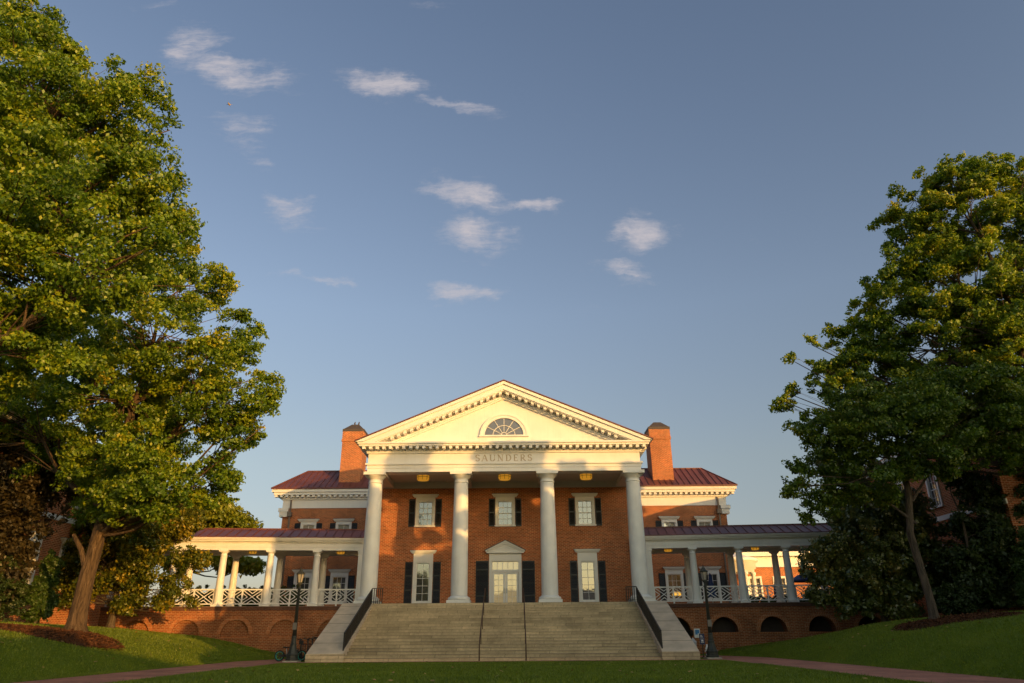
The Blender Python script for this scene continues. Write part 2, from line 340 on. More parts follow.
class MB:
    def __init__(s): s.v = []; s.f = []; s.sm = []
    def add(s, vs, fs, smooth=False):
        o = len(s.v); s.v += [tuple(q) for q in vs]
        for f in fs: s.f.append(tuple(o + i for i in f)); s.sm.append(smooth)
        return s
    def box(s, x0, x1, y0, y1, z0, z1):
        return s.add([(x0, y0, z0), (x1, y0, z0), (x1, y1, z0), (x0, y1, z0), (x0, y0, z1), (x1, y0, z1), (x1, y1, z1), (x0, y1, z1)],
                     [(0, 3, 2, 1), (4, 5, 6, 7), (0, 1, 5, 4), (1, 2, 6, 5), (2, 3, 7, 6), (3, 0, 4, 7)])
    def quad(s, a, b, c, d): return s.add([a, b, c, d], [(0, 1, 2, 3)])
    def prism_y(s, poly, y0, y1):
        """polygon in xz pulled along y"""
        n = len(poly)
        vs = [(x, y0, z) for x, z in poly] + [(x, y1, z) for x, z in poly]
        fs = [tuple(range(n)), tuple(range(2 * n - 1, n - 1, -1))] + [(i, (i + 1) % n, n + (i + 1) % n, n + i) for i in range(n)]
        return s.add(vs, fs)
    def prism_x(s, poly, x0, x1):
        n = len(poly)
        vs = [(x0, y, z) for y, z in poly] + [(x1, y, z) for y, z in poly]
        fs = [tuple(range(n)), tuple(range(2 * n - 1, n - 1, -1))] + [(i, (i + 1) % n, n + (i + 1) % n, n + i) for i in range(n)]
        return s.add(vs, fs)
    def prism_z(s, poly, z0, z1):
        n = len(poly)
        vs = [(x, y, z0) for x, y in poly] + [(x, y, z1) for x, y in poly]
        fs = [tuple(range(n)), tuple(range(2 * n - 1, n - 1, -1))] + [(i, (i + 1) % n, n + (i + 1) % n, n + i) for i in range(n)]
        return s.add(vs, fs)
    def lathe(s, cx, cy, prof, n=32, smooth=True):
        """prof: list of (r,z) bottom to top, closed with caps"""
        vs = []
        for r, z in prof:
            for k in range(n):
                a = 2 * math.pi * k / n; vs.append((cx + r * math.cos(a), cy + r * math.sin(a), z))
        m = len(prof); fs = []
        for i in range(m - 1):
            for k in range(n):
                fs.append((i * n + k, i * n + (k + 1) % n, (i + 1) * n + (k + 1) % n, (i + 1) * n + k))
        s.add(vs, fs, smooth)
        o = len(s.v) - len(vs)
        s.f.append(tuple(o + k for k in range(n - 1, -1, -1))); s.sm.append(False)
        s.f.append(tuple(o + (m - 1) * n + k for k in range(n))); s.sm.append(False)
        return s
    def tube(s, pts, radii, n=8, smooth=True, cap=True):
        pts = [Vector(q) for q in pts]
        if not isinstance(radii, (list, tuple)): radii = [radii] * len(pts)
        vs = []; up = None
        for i, q in enumerate(pts):
            d = (pts[min(i + 1, len(pts) - 1)] - pts[max(i - 1, 0)]).normalized()
            if up is None: up = Vector((1, 0, 0)) if abs(d.x) < 0.8 else Vector((0, 1, 0))
            a = d.cross(up).normalized(); b = d.cross(a).normalized(); up = b.cross(d).normalized() if False else up
            for k in range(n):
                w = 2 * math.pi * k / n
                vs.append(q + (a * math.cos(w) + b * math.sin(w)) * radii[i])
        fs = []
        for i in range(len(pts) - 1):
            for k in range(n):
                fs.append((i * n + k, i * n + (k + 1) % n, (i + 1) * n + (k + 1) % n, (i + 1) * n + k))
        o = len(s.v); s.add(vs, fs, smooth)
        if cap:
            s.f.append(tuple(o + k for k in range(n))); s.sm.append(False)
            s.f.append(tuple(o + (len(pts) - 1) * n + k for k in range(n))); s.sm.append(False)
        return s
    def bar(s, a, b, w, h=None):
        """square bar from a to b"""
        h = h or w; a = Vector(a); b = Vector(b); d = (b - a).normalized()
        u = Vector((0, 0, 1)) if abs(d.z) < 0.9 else Vector((0, 1, 0))
        x = d.cross(u).normalized() * (w / 2); y = x.cross(d).normalized() * (h / 2)
        vs = [a - x - y, a + x - y, a + x + y, a - x + y, b - x - y, b + x - y, b + x + y, b - x + y]
        return s.add(vs, [(0, 1, 2, 3), (7, 6, 5, 4), (0, 4, 5, 1), (1, 5, 6, 2), (2, 6, 7, 3), (3, 7, 4, 0)])
    def xform(s, fn): s.v = [tuple(fn(*q)) for q in s.v]; return s
    def build(s, name, m, parent=None, base=None, fix=True):
        """world-space vertices; the mesh is stored relative to its thing's base"""
        me = bpy.data.meshes.new(name)
        off = base
        if off is None:
            off = root_loc(parent) if parent is not None else (0, 0, 0)
        vs = [(x - off[0], y - off[1], z - off[2]) for x, y, z in s.v]
        me.from_pydata(vs, [], s.f); me.polygons.foreach_set('use_smooth', s.sm)
        if fix:
            import bmesh
            bm = bmesh.new(); bm.from_mesh(me); bmesh.ops.recalc_face_normals(bm, faces=bm.faces); bm.to_mesh(me); bm.free()
        me.materials.append(m); me.update()
        o = bpy.data.objects.new(name, me); COL.objects.link(o)
        if parent is not None: o.parent = parent
        elif base is not None: o.location = base
        return o


def root_loc(o):
    while o.parent is not None: o = o.parent
    return tuple(o.location)


def tag(o, label, cat, group=None):
    o['label'] = label; o['category'] = cat
    if group: o['group'] = group
    return o


def thing(name, label, cat, loc=(0, 0, 0), rz=0, group=None):
    o = bpy.data.objects.new(name, None); COL.objects.link(o); o.location = loc; o.rotation_euler = (0, 0, rz); o.empty_display_size = 0.3
    return tag(o, label, cat, group)


def structure(o): o['kind'] = 'structure'; return o


CH = {}
def dup(root, loc, rz, label):
    r = root.copy(); COL.objects.link(r); r.location = loc; r.rotation_euler = (0, 0, rz); r['label'] = label
    def rec(src, dst):
        for c in [o for o in list(bpy.data.objects) if o.parent == src]:
            d = c.copy(); COL.objects.link(d); d.parent = dst; rec(c, d)
    rec(root, r)
    return r


def fast_mesh(name, m, verts, faces_n, parent=None, base=(0, 0, 0), tint=None):
    """verts (N*k,3) numpy, every k verts one face"""
    verts = verts - np.array(base, dtype=np.float64)
    me = bpy.data.meshes.new(name); k = faces_n; n = len(verts); nf = n // k
    me.vertices.add(n); me.vertices.foreach_set('co', verts.astype(np.float32).ravel())
    me.loops.add(n); me.loops.foreach_set('vertex_index', np.arange(n, dtype=np.int32))
    me.polygons.add(nf); me.polygons.foreach_set('loop_start', np.arange(0, n, k, dtype=np.int32))
    if tint is not None:
        a = me.attributes.new('tint', 'FLOAT', 'FACE'); a.data.foreach_set('value', tint.astype(np.float32))
    me.materials.append(m); me.update(calc_edges=True)
    o = bpy.data.objects.new(name, me); COL.objects.link(o)
    if parent is not None: o.parent = parent
    else: o.location = base
    return o


# ------------------------------------------------------------------ ground
F = 3.24                                    # terrace level
PXS = np.array([0, 0.8, 1.8, 2.8, 4.3, 6.8, 10.8, 25]); PZS = np.array([0, 0.35, 0.78, 1.08, 1.42, 1.70, 1.95, 2.3])


def hgt(x, y):
    x = np.asarray(x, float); y = np.asarray(y, float)
    ax = np.abs(x)
    edge = np.interp(y, [43, 51], [15.2, 12.6])
    z = np.interp(ax - edge, PXS, PZS)
    a2 = ax - np.interp(y, [43, 51], [15.2, 14.0])
    z2 = np.where(x > 0, np.interp(a2, [0, .66, 3.4, 6.2, 9, 12, 25], [0, .22, .62, .98, 1.40, 1.82, 2.2]), np.interp(a2, [0, 2.4, 4.3, 6.8, 9, 12, 25], [0, .48, .92, 1.37, 1.6, 1.9, 2.2]))
    w2 = np.interp(y, [41, 49], [0, 1])
    k = np.where(x > 0, 1.12, 1.06)
    return z * k * (1 - w2) + z2 * w2 + 0.02 * np.sin(x * 0.9 + y * 0.5) * np.clip(ax - edge, 0, 1)


def ground():
    xs = np.unique(np.concatenate([np.linspace(-1500, -60, 14), np.linspace(-60, -28, 17), np.linspace(-28, -10, 73), np.linspace(-10, 10, 21),
                                   np.linspace(10, 28, 73), np.linspace(28, 60, 17), np.linspace(60, 1500, 14)]))
    ys = np.unique(np.concatenate([np.linspace(-1500, -40, 12), np.linspace(-40, 12, 20), np.linspace(12, 53.2, 90), np.array([53.8]), np.linspace(54.5, 120, 20), np.linspace(120, 2000, 12)]))
    X, Y = np.meshgrid(xs, ys); Z = hgt(X, Y)
    Z = np.where((Y > 53.5), np.maximum(Z, F - 0.06), Z)
    Z = np.where((Y > 66) & (np.abs(X) < 400), F - 0.06 - 0.01 * (Y - 66).clip(0, 200), Z)
    # under the stair and portico the ground stays low
    mb = MB(); nx = len(xs)
    vs = np.stack([X.ravel(), Y.ravel(), Z.ravel()], 1)
    fs = [(j * nx + i, j * nx + i + 1, (j + 1) * nx + i + 1, (j + 1) * nx + i) for j in range(len(ys) - 1) for i in range(nx - 1)]
    mb.add(vs, fs, True)
    structure(mb.build('ground', M_lawn, fix=False))


ground()


def sheet(name, m, poly_fn, x0, x1, y0, y1, nx, ny, lift, jitter=0.0):
    mb = MB()
    vs = []
    for j in range(ny + 1):
        for i in range(nx + 1):
            x, y = poly_fn(x0 + (x1 - x0) * i / nx, y0 + (y1 - y0) * j / ny)
            vs.append((x, y, float(hgt(x, y)) + lift))
    fs = [(j * (nx + 1) + i, j * (nx + 1) + i + 1, (j + 1) * (nx + 1) + i + 1, (j + 1) * (nx + 1) + i) for j in range(ny) for i in range(nx)]
    mb.add(vs, fs, True)
    return structure(mb.build(name, m, fix=False))


mb = MB()
zp = 0.012
def strip(pts_in, pts_out):
    n = len(pts_in)
    vs = [(x, y, float(hgt(x, y)) + zp) for x, y in pts_in] + [(x, y, float(hgt(x, y)) + zp) for x, y in pts_out]
    mb.add(vs, [(i, i + 1, n + i + 1, n + i) for i in range(n - 1)])
for sx in (-1, 1):
    ysp = np.linspace(-20, 48, 69)
    inn = [(sx * (11.5 if y < 39 else 11.5), y) for y in ysp]
    out = [(sx * float(np.interp(y, [-20, 43, 48], [15.15, 15.15, 13.5])), y) for y in ysp]
    strip(inn, out)
vs = [(-11.5, 39.9, zp), (11.5, 39.9, zp), (11.5, 41.6, zp), (-11.5, 41.6, zp)]
mb.add(vs, [(0, 1, 2, 3)])
structure(mb.build('path', M_paver, fix=False))

TREE_A = (-19.7, 35.0); TREE_C = (20.7, 36.0)
def mulch(cx, cy, rx, ry, seed):
    rnd = random.Random(seed); N = 40; R = 10; vs = []
    amp = [rnd.uniform(0.86, 1.12) for _ in range(N)]
    amp = [(amp[i - 1] + amp[i] * 2 + amp[(i + 1) % N]) / 4 for i in range(N)]
    for r in range(R + 1):
        for k in range(N):
            a = 2 * math.pi * k / N; q = r / R
            x = cx + rx * q * amp[k] * math.cos(a); y = cy + ry * q * amp[k] * math.sin(a)
            vs.append((x, y, float(hgt(x, y)) + 0.10 * (1 - q ** 4) + 0.01 + (rnd.uniform(-0.03, 0.03) if r < R else -0.02)))
    fs = [(r * N + k, r * N + (k + 1) % N, (r + 1) * N + (k + 1) % N, (r + 1) * N + k) for r in range(R) for k in range(N)]
    m_ = MB(); m_.add(vs, fs, True)
    structure(m_.build('mulch_bed', M_mulch, fix=False))
    rng = np.random.default_rng(seed); n = 2600
    a = rng.uniform(0, 2 * np.pi, n); q = np.sqrt(rng.uniform(0, 1, n))
    x = cx + rx * q * np.cos(a) * 1.02; y = cy + ry * q * np.sin(a) * 1.02
    z = hgt(x, y) + 0.10 * (1 - q ** 4) + 0.03
    c = np.stack([x, y, z], 1)
    u = rng.normal(size=(n, 3)); u[:, 2] *= 0.35; u /= np.linalg.norm(u, axis=1)[:, None]
    w = rng.normal(size=(n, 3)); w = np.cross(u, w); w /= np.linalg.norm(w, axis=1)[:, None]
    L = rng.uniform(0.04, 0.10, n)[:, None]
    V = np.stack([c - u * L - w * L * .3, c + u * L - w * L * .3, c + u * L + w * L * .3, c - u * L + w * L * .3], 1).reshape(-1, 3)
    o = fast_mesh('bark_mulch', M_chip, V, 4); o['kind'] = 'stuff'
mulch(TREE_A[0] + 0.1, TREE_A[1] - 1.6, 2.8, 2.5, 3)
mulch(TREE_C[0] + 0.3, TREE_C[1] - 1.2, 2.6, 2.8, 4)


def grass():
    rng = np.random.default_rng(5)
    def pts(n, x0, x1, y0, y1):
        return np.stack([rng.uniform(x0, x1, n), rng.uniform(y0, y1, n)], 1)
    P = np.concatenate([pts(130000, -11.5, 11.5, 17.5, 40.0), pts(70000, -11.5, 11.5, 3, 17.5), pts(90000, -28, -15.2, 22, 52.5), pts(90000, 15.2, 28, 22, 52.5),
                        pts(9000, -11.56, -11.3, 17.5, 40), pts(9000, 11.3, 11.56, 17.5, 40), pts(9000, -15.3, -15.05, 20, 46), pts(9000, 15.05, 15.3, 20, 46),
                        pts(9000, -11.3, 11.3, 39.7, 40.0), pts(5000, -15.5, -12.8, 46, 52), pts(5000, 12.8, 15.5, 46, 52)])
    def wall_y(x): return 52.45 - (np.abs(x) - 10) * 0.11
    keep = P[:, 1] < wall_y(P[:, 0]) - 0.05
    for (cx, cy), rx, ry, dx, dy in ((TREE_A, 2.85, 2.55, 0.1, -1.6), (TREE_C, 2.5, 2.7, .3, -1.2)):
        keep &= ((P[:, 0] - cx - dx) / rx) ** 2 + ((P[:, 1] - cy - dy) / ry) ** 2 > 0.96
    e = np.interp(P[:, 1], [43, 48], [15.15, 13.5]); ax = np.abs(P[:, 0])
    keep &= ~((ax > 11.56) & (ax < e - 0.1))
    P = P[keep]; n = len(P); far = P[:, 1] > 34
    z = hgt(P[:, 0], P[:, 1])
    a = rng.uniform(0, 2 * np.pi, n); w = rng.uniform(0.010, 0.022, n); h = rng.uniform(0.03, 0.085, n) * np.where(rng.uniform(size=n) > .97, 1.7, 1) * np.where(far & (np.abs(P[:, 0]) < 11.6), .5, 1)
    dx, dy = np.cos(a) * w, np.sin(a) * w
    lx, ly = rng.normal(0, 0.028, n), rng.normal(0, 0.028, n)
    v0 = np.stack([P[:, 0] - dx, P[:, 1] - dy, z - 0.01], 1); v1 = np.stack([P[:, 0] + dx, P[:, 1] + dy, z - 0.01], 1)
    v2 = np.stack([P[:, 0] + lx, P[:, 1] + ly, z + h], 1)
    V = np.stack([v0, v1, v2], 1).reshape(-1, 3)
    o = fast_mesh('grass', L_blade, V, 3, tint=np.clip(rng.normal(0.5, 0.2, n), 0, 1)); o['kind'] = 'stuff'
grass()

# ------------------------------------------------------------------ hall
hall = thing('brick_hall', 'large brick hall with white columned portico and pediment behind the stone steps', 'building', (0, 57, F))


def wall_front(mb, y, x0, x1, z0, z1, holes):
    xs = sorted({x0, x1, *[h[0] for h in holes], *[h[1] for h in holes]}); zs = sorted({z0, z1, *[h[2] for h in holes], *[h[3] for h in holes]})
    for i in range(len(xs) - 1):
        for j in range(len(zs) - 1):
            cx, cz = (xs[i] + xs[i + 1]) / 2, (zs[j] + zs[j + 1]) / 2
            if any(h[0] < cx < h[1] and h[2] < cz < h[3] for h in holes): continue
            mb.quad((xs[i], y, zs[j]), (xs[i + 1], y, zs[j]), (xs[i + 1], y, zs[j + 1]), (xs[i], y, zs[j + 1]))


def shutter(root, x0, x1, y, z0, z1, rails=(0.5,)):
    mb = MB(); s = 0.065
    mb.box(x0, x0 + s, y - .055, y - .01, z0, z1); mb.box(x1 - s, x1, y - .055, y - .01, z0, z1)
    zr = [z0] + [z0 + (z1 - z0) * r - .05 for r in rails] + [z1 - .1]
    for z in zr: mb.box(x0 + s, x1 - s, y - .054, y - .011, z, z + .1)
    for a, b in zip([q + .1 for q in zr[:-1]], zr[1:]):
        n = max(3, int((b - a) / .085)); st = (b - a) / n
        for i in range(n):
            z = a + i * st
            mb.add([(x0 + s, y - .052, z), (x1 - s, y - .052, z), (x1 - s, y - .015, z + st * .95), (x0 + s, y - .015, z + st * .95)], [(0, 1, 2, 3)])
    return mb.build('shutter', M_black, root)


def window(root, cx, y, zs, zh, gw, nx, ny, pane=None, case=0.2, hood=None, panel=0.0, shut=None, rails=(0.5,), sash_split=True):
    """window centred at cx in a wall at y facing -y; zs/zh bottom and top of the opening; gw half width of the opening"""
    mb = MB(); c = case
    mb.box(cx - gw - c, cx - gw, y - .07, y + .14, zs, zh); mb.box(cx + gw, cx + gw + c, y - .07, y + .14, zs, zh)
    mb.box(cx - gw - c, cx + gw + c, y - .072, y + .14, zh, zh + c)
    if panel: mb.box(cx - gw, cx + gw, y - .03, y + .13, zs, zs + panel); mb.box(cx - gw + .1, cx + gw - .1, y - .05, y - .03, zs + .08, zs + panel - .08)
    w = mb.build('window', M_white, root)
    if not panel:
        MB().box(cx - gw - c - .06, cx + gw + c + .06, y - .14, y + .13, zs - .1, zs).build('sill', M_white, w)
    z0 = zs + panel
    mb = MB(); b = .055
    mb.box(cx - gw, cx - gw + b, y + .03, y + .09, z0, zh); mb.box(cx + gw - b, cx + gw, y + .03, y + .09, z0, zh)
    mb.box(cx - gw + b, cx + gw - b, y + .03, y + .09, z0, z0 + b * 1.4); mb.box(cx - gw + b, cx + gw - b, y + .03, y + .09, zh - b, zh)
    if sash_split: mb.box(cx - gw + b, cx + gw - b, y + .028, y + .09, (z0 + zh) / 2 - .03, (z0 + zh) / 2 + .03)
    mm = .014
    for i in range(1, nx):
        x = cx - gw + b + (2 * gw - 2 * b) * i / nx; mb.box(x - mm, x + mm, y + .045, y + .085, z0 + b, zh - b)
    for j in range(1, ny):
        z = z0 + b + (zh - z0 - 2 * b) * j / ny
        if sash_split and abs(z - (z0 + zh) / 2) < .03: continue
        mb.box(cx - gw + b, cx + gw - b, y + .048, y + .082, z - mm, z + mm)
    mb.build('sash', M_white, w)
    mb = MB(); mb.quad((cx - gw, y + .1, z0), (cx + gw, y + .1, z0), (cx + gw, y + .1, zh), (cx - gw, y + .1, zh)); mb.build('pane', pane or M_glass, w, fix=False)
    if hood:
        fh, hw = hood      # frieze height and cornice half width
        mb = MB(); zt = zh + c
        mb.box(cx - gw - c, cx + gw + c, y - .06, y + .02, zt, zt + fh)
        mb.box(cx - hw + .12, cx + hw - .12, y - .13, y + .02, zt + fh, zt + fh + .07)
        mb.box(cx - hw + .06, cx + hw - .06, y - .2, y + .02, zt + fh + .07, zt + fh + .15)
        mb.box(cx - hw, cx + hw, y - .26, y + .02, zt + fh + .15, zt + fh + .22)
        h = mb.build('hood', M_white, w)
        MB().box(cx - hw - .015, cx + hw + .015, y - .275, y + .02, zt + fh + .22, zt + fh + .245).build('flashing', M_lead, w)
    if shut:
        a, bb, z0s, z1s = shut
        shutter(w, cx - bb, cx - a, y, z0s, z1s, rails); shutter(w, cx + a, cx + bb, y, z0s, z1s, rails)
    return w


YW, YG = 55.2, 66.0                          # portico back wall, wing wall
PX = 6.2
mb = MB()
holes = [(-PX - .55, -PX + .55, 9.08, 10.92), (-.55, .55, 9.08, 10.92), (PX - .55, PX + .55, 9.08, 10.92),
         (-PX - .5, -PX + .5, F, 6.36), (PX - .5, PX + .5, F, 6.36), (-1.0, 1.0, F, 6.44)]
wall_front(mb, YW, -10.0, 10.0, F - .1, 13.3, holes)
gholes = []
for sx in (-1, 1):
    for x in (15.0, 18.25):
        gholes += [(sx * x - .6, sx * x + .6, 4.1, 6.2), (sx * x - .55, sx * x + .55, 8.75, 10.78)]
wall_front(mb, YG, -20.75, -10, F - .1, 12.4, [h for h in gholes if h[0] < 0]); wall_front(mb, YG, 10, 20.75, F - .1, 12.4, [h for h in gholes if h[0] > 0])
for sx in (-1, 1):
    mb.quad((sx * 10, YW, F - .1), (sx * 10, YG, F - .1), (sx * 10, YG, 13.3), (sx * 10, YW, 13.3))
    mb.quad((sx * 20.75, YG, F - .1), (sx * 20.75, 82, F - .1), (sx * 20.75, 82, 12.4), (sx * 20.75, YG, 12.4))
mb.quad((-20.75, 82, F - .1), (20.75, 82, F - .1), (20.75, 82, 13.3), (-20.75, 82, 13.3))
SHORT = lambda x, y, z: (x - .38 if x > 19.4 else x, y, z)
mb.xform(SHORT)
mb.build('wall', M_brick, hall, fix=False)

# windows of the portico wall
for x, pm in ((-PX, M_glass), (0, M_glass), (PX, M_glass)):
    window(hall, x, YW, 9.08, 10.92, .55, 3, 4, pm, hood=(0.12, 1.02), shut=(.79, 1.27, 9.0, 11.12))
for x in (-PX, PX):
    window(hall, x, YW, F, 6.36, .5, 2, 5, M_glass, case=.24, hood=(0.42, 1.0), panel=.34, shut=(.78, 1.34, F + .02, 6.42), rails=(.36, .68), sash_split=False)
# wing windows
for sx in (-1, 1):
    for x in (15.0, 18.25):
        pm = M_warmglass if (sx > 0 and x < 16) else M_glassdim
        window(hall, sx * x, YG, 4.1, 6.2, .6, 3, 4, pm, hood=(.2, 1.0), shut=(.83, 1.38, 4.0, 6.3))
        window(hall, sx * x, YG, 8.75, 10.78, .55, 2, 2, M_blind, case=.17, hood=(.1, .98), shut=(.76, 1.26, 8.7, 10.92))

# main door
d = MB()
d.box(-1.22, -1.0, YW - .09, YW + .14, F, 6.44); d.box(1.0, 1.22, YW - .09, YW + .14, F, 6.44)
d.box(-1.22, 1.22, YW - .093, YW + .14, 6.44, 7.0); d.box(-1.0, 1.0, YW - .02, YW + .12, 5.66, 5.78)
door = d.build('door', M_white, hall)
d = MB(); zb = 7.0
d.box(-1.42, 1.42, YW - .3, YW + .02, zb, zb + .09)
d.prism_y([(-1.48, zb + .09), (1.48, zb + .09), (0, zb + .80)], YW - .16, YW + .02)
for sx in (-1, 1):
    d.prism_y([(0, zb + .80), (sx * 1.48, zb + .09), (sx * 1.48, zb + .20), (0, zb + .91)], YW - .36, YW + .021)
    d.prism_y([(0, zb + .66), (sx * 1.24, zb + .092), (sx * 1.44, zb + .092), (0, zb + .797)], YW - .25, YW - .17)
d.build('pediment_hood', M_white, door)
d = MB()
for sx in (-1, 1):
    d.prism_y([(0, zb + .915), (sx * 1.54, zb + .175), (sx * 1.54, zb + .23), (0, zb + .975)], YW - .4, YW + .02)
d.build('flashing', M_lead, door)
for sx in (-1, 1):
    x0, x1 = (-.985, -.012) if sx < 0 else (.012, .985)
    d = MB(); b = .15
    d.box(x0, x0 + b, YW + .02, YW + .08, F + .02, 5.65); d.box(x1 - b, x1, YW + .02, YW + .08, F + .02, 5.65)
    d.box(x0 + b, x1 - b, YW + .02, YW + .08, F + .02, F + .26); d.box(x0 + b, x1 - b, YW + .02, YW + .08, 5.5, 5.65)
    xm = (x0 + x1) / 2; d.box(xm - .014, xm + .014, YW + .03, YW + .07, F + .26, 5.5)
    for k in range(1, 5):
        z = F + .26 + (5.5 - F - .26) * k / 5; d.box(x0 + b, x1 - b, YW + .032, YW + .068, z - .013, z + .013)
    lf = d.build('door_leaf', M_white, door)
    xi = -.09 if sx < 0 else .09
    MB().box(xi - .06, xi + .06, YW - .03, YW + .02, 4.15, 4.5).build('handle', M_grey, door)
d = MB(); d.quad((-.98, YW + .09, F), (.98, YW + .09, F), (.98, YW + .09, 6.44), (-.98, YW + .09, 6.44)); d.build('door_glass', M_doorglass, door, fix=False)
d = MB()
for i in range(0, 6):
    x = -1.0 + i * .4; d.box(x - .02, x + .02, YW + .03, YW + .07, 5.78, 6.44)
d.box(-1, 1, YW + .025, YW + .075, 5.78, 5.83); d.box(-1, 1, YW + .025, YW + .075, 6.39, 6.44)
d.build('transom', M_white, door)
for sx in (-1, 1):
    a, b = sorted((sx * 1.26, sx * 2.22)); shutter(door, a, b, YW, F + .02, 6.46, (.22, .8))

# portico floor
MB().box(-10.6, 10.6, 48.82, YW + .05, 1.5, F).build('portico_floor', M_stone, hall)
MB().box(-10.6, 10.6, 48.815, 49.3, 0.3, F + .004).build('landing_edge', M_stone, hall)

# columns
YC = 49.85
for x in (-9.15, -3.05, 3.05, 9.15):
    mb = MB(); H0, H1 = F, 11.95
    prof = [(.57, F + .42)]
    for k in range(0, 15):
        q = k / 14; z = F + .52 + (11.15 - F - .52) * q
        r = .565 - .085 * max(0, (q - .15) / .85) ** 1.5
        prof.append((r, z))
    prof.append((.475, 11.3))
    mb.lathe(x, YC, prof, 40)
    c = mb.build('column', M_column, hall)
    mb = MB(); mb.box(x - .78, x + .78, YC - .78, YC + .78, F + .001, F + .2)
    mb.lathe(x, YC, [(.70, F + .2), (.75, F + .26), (.75, F + .33), (.70, F + .39), (.63, F + .40), (.61, F + .46), (.58, F + .47)], 40)
    mb.build('base', M_column, c)
    mb = MB(); mb.lathe(x, YC, [(.48, 11.24), (.52, 11.26), (.52, 11.32), (.48, 11.34), (.48, 11.56), (.54, 11.58), (.55, 11.62), (.60, 11.66), (.68, 11.75), (.70, 11.79)], 40)
    mb.box(x - .76, x + .76, YC - .76, YC + .76, 11.79, 11.995)
    mb.build('capital', M_column, c)

# entablature of the portico (front beam, side beams, ceiling, back frieze)
YF = 49.3
mb = MB()
def band(x, y0, z0, z1):            # U-shaped band, half width x and front y0
    mb.box(-x, x, y0, y0 + 1.0, z0, z1)
    for sx in (-1, 1):
        a, b = sorted((sx * (x - 1.0), sx * x)); mb.box(a, b, y0 + 1.0, YW, z0, z1)
band(9.72, YF + .04, 12.0, 12.27); band(9.76, YF, 12.27, 12.5); band(9.86, YF - .1, 12.5, 12.62); band(9.7, YF + .05, 12.62, 13.32)
band(9.82, YF - .06, 13.32, 13.42); band(9.86, YF - .10, 13.42, 13.5)
ent = mb.build('entablature', M_white, hall)
mb = MB()
band(10.30, 48.62, 13.72, 13.86); band(10.38, 48.52, 13.86, 13.99)
x = -10.05
n = 43
for i in range(n):
    x = -9.95 + 19.9 * i / (n - 1); mb.box(x - .105, x + .105, 48.68, YF - .02, 13.53, 13.715)
for sx in (-1, 1):
    for k in range(14):
        y = 49.3 + k * .47; a, b = sorted((sx * 9.75, sx * 10.22)); mb.box(a, b, y, y + .21, 13.53, 13.715)
mb.box(-9.9, 9.9, YF - .01, YF + .6, 13.5, 13.72)
for sx in (-1, 1): 
    a, b = sorted((sx * 9.0, sx * 9.73)); mb.box(a, b, YF + .6, YW, 13.5, 13.72)
mb.build('cornice', M_white, hall)
mb = MB(); mb.box(-8.75, 8.75, YF + 1.04, YW - .1, 12.4, 12.5)
for x in (-3.05, 3.05): mb.box(x - .45, x + .45, YF + 1.05, YW - .12, 12.02, 12.4)
mb.box(-9.99, 9.99, YW - .1, YW + .03, 11.95, 12.42)
mb.box(-9.99, 9.99, YW - .16, YW - .1, 12.28, 12.4)
mb.build('portico_ceiling', M_ceil, hall)

# pediment
AP, SL = 18.45, 0.423
ped = MB(); ped.prism_y([(-9.9, 14.0), (9.9, 14.0), (0, AP - .9)], YF + .1, YF + .35)
ped = ped.build('pediment', M_white, hall)
mb = MB()
def rake(o0, o1, y0, y1, zc=13.995, m_=None):
    for sx in (-1, 1):
        xa = (AP - o0 - zc) / SL; xb = (AP - o1 - zc) / SL
        (m_ or mb).prism_y([(0, AP - o0), (sx * xa, zc), (sx * xb, zc), (0, AP - o1)], y0, y1)
rake(0.0, .22, 48.40, 49.6); rake(.22, .60, 48.52, 49.6); rake(.60, .66, 48.60, 49.6); rake(.66, .86, YF - .02, 49.6); rake(.86, .98, YF - .14, 49.6); rake(.98, 1.10, YF - .05, 49.6)
for i in range(1, 22):
    for sx in (-1, 1):
        x = sx * (i * .455 - .2)
        zt = AP - .665 - SL * abs(x)
        w = .105; s_ = -SL * sx
        if zt - .2 < 14.02: continue
        vs = []
        for yy in (48.66, YF - .0):
            vs += [(x - w, yy, zt - .17 - s_ * w), (x + w, yy, zt - .17 + s_ * w), (x + w, yy, zt + s_ * w), (x - w, yy, zt - s_ * w)]
        mb.add(vs, [(0, 1, 2, 3), (7, 6, 5, 4), (0, 4, 5, 1), (1, 5, 6, 2), (2, 6, 7, 3), (3, 7, 4, 0)])
mb.build('raking_cornice', M_white, ped)
# lunette
zl = 14.62; R = 1.40; yl = YF + .1
def arc(r, n=28): return [(r * math.cos(math.pi * k / n), zl + r * 0.91 * math.sin(math.pi * k / n)) for k in range(n + 1)]
mb = MB()
for a, b, y0 in ((1.62, 1.40, yl - .12), (1.74, 1.62, yl - .16)):
    A, B = arc(a), arc(b)
    for k in range(28): mb.prism_y([A[k], A[k + 1], B[k + 1], B[k]], y0, yl + .02)
mb.box(-1.80, 1.80, yl - .18, yl + .02, zl - .1, zl)
lun = mb.build('lunette_window', M_white, ped)
mb = MB(); A = arc(1.40); mb.add([(x, yl - .01, z) for x, z in A], [tuple(range(len(A)))]); mb.build('pane', glass_mat('lunette_glass', (0.07, 0.06, 0.055), 0.15), lun, fix=False)
mb = MB()
for k in range(1, 6):
    a = math.pi * k / 6; mb.bar((.22 * math.cos(a), yl - .035, zl + .2 * math.sin(a)), (1.41 * math.cos(a), yl - .035, zl + 1.28 * math.sin(a)), .035)
for r in (.22, .80):
    A, B = arc(r + .02), arc(r - .02)
    for k in range(28): mb.prism_y([A[k], A[k + 1], B[k + 1], B[k]], yl - .05, yl - .012)
mb.build('muntins', M_white, lun)

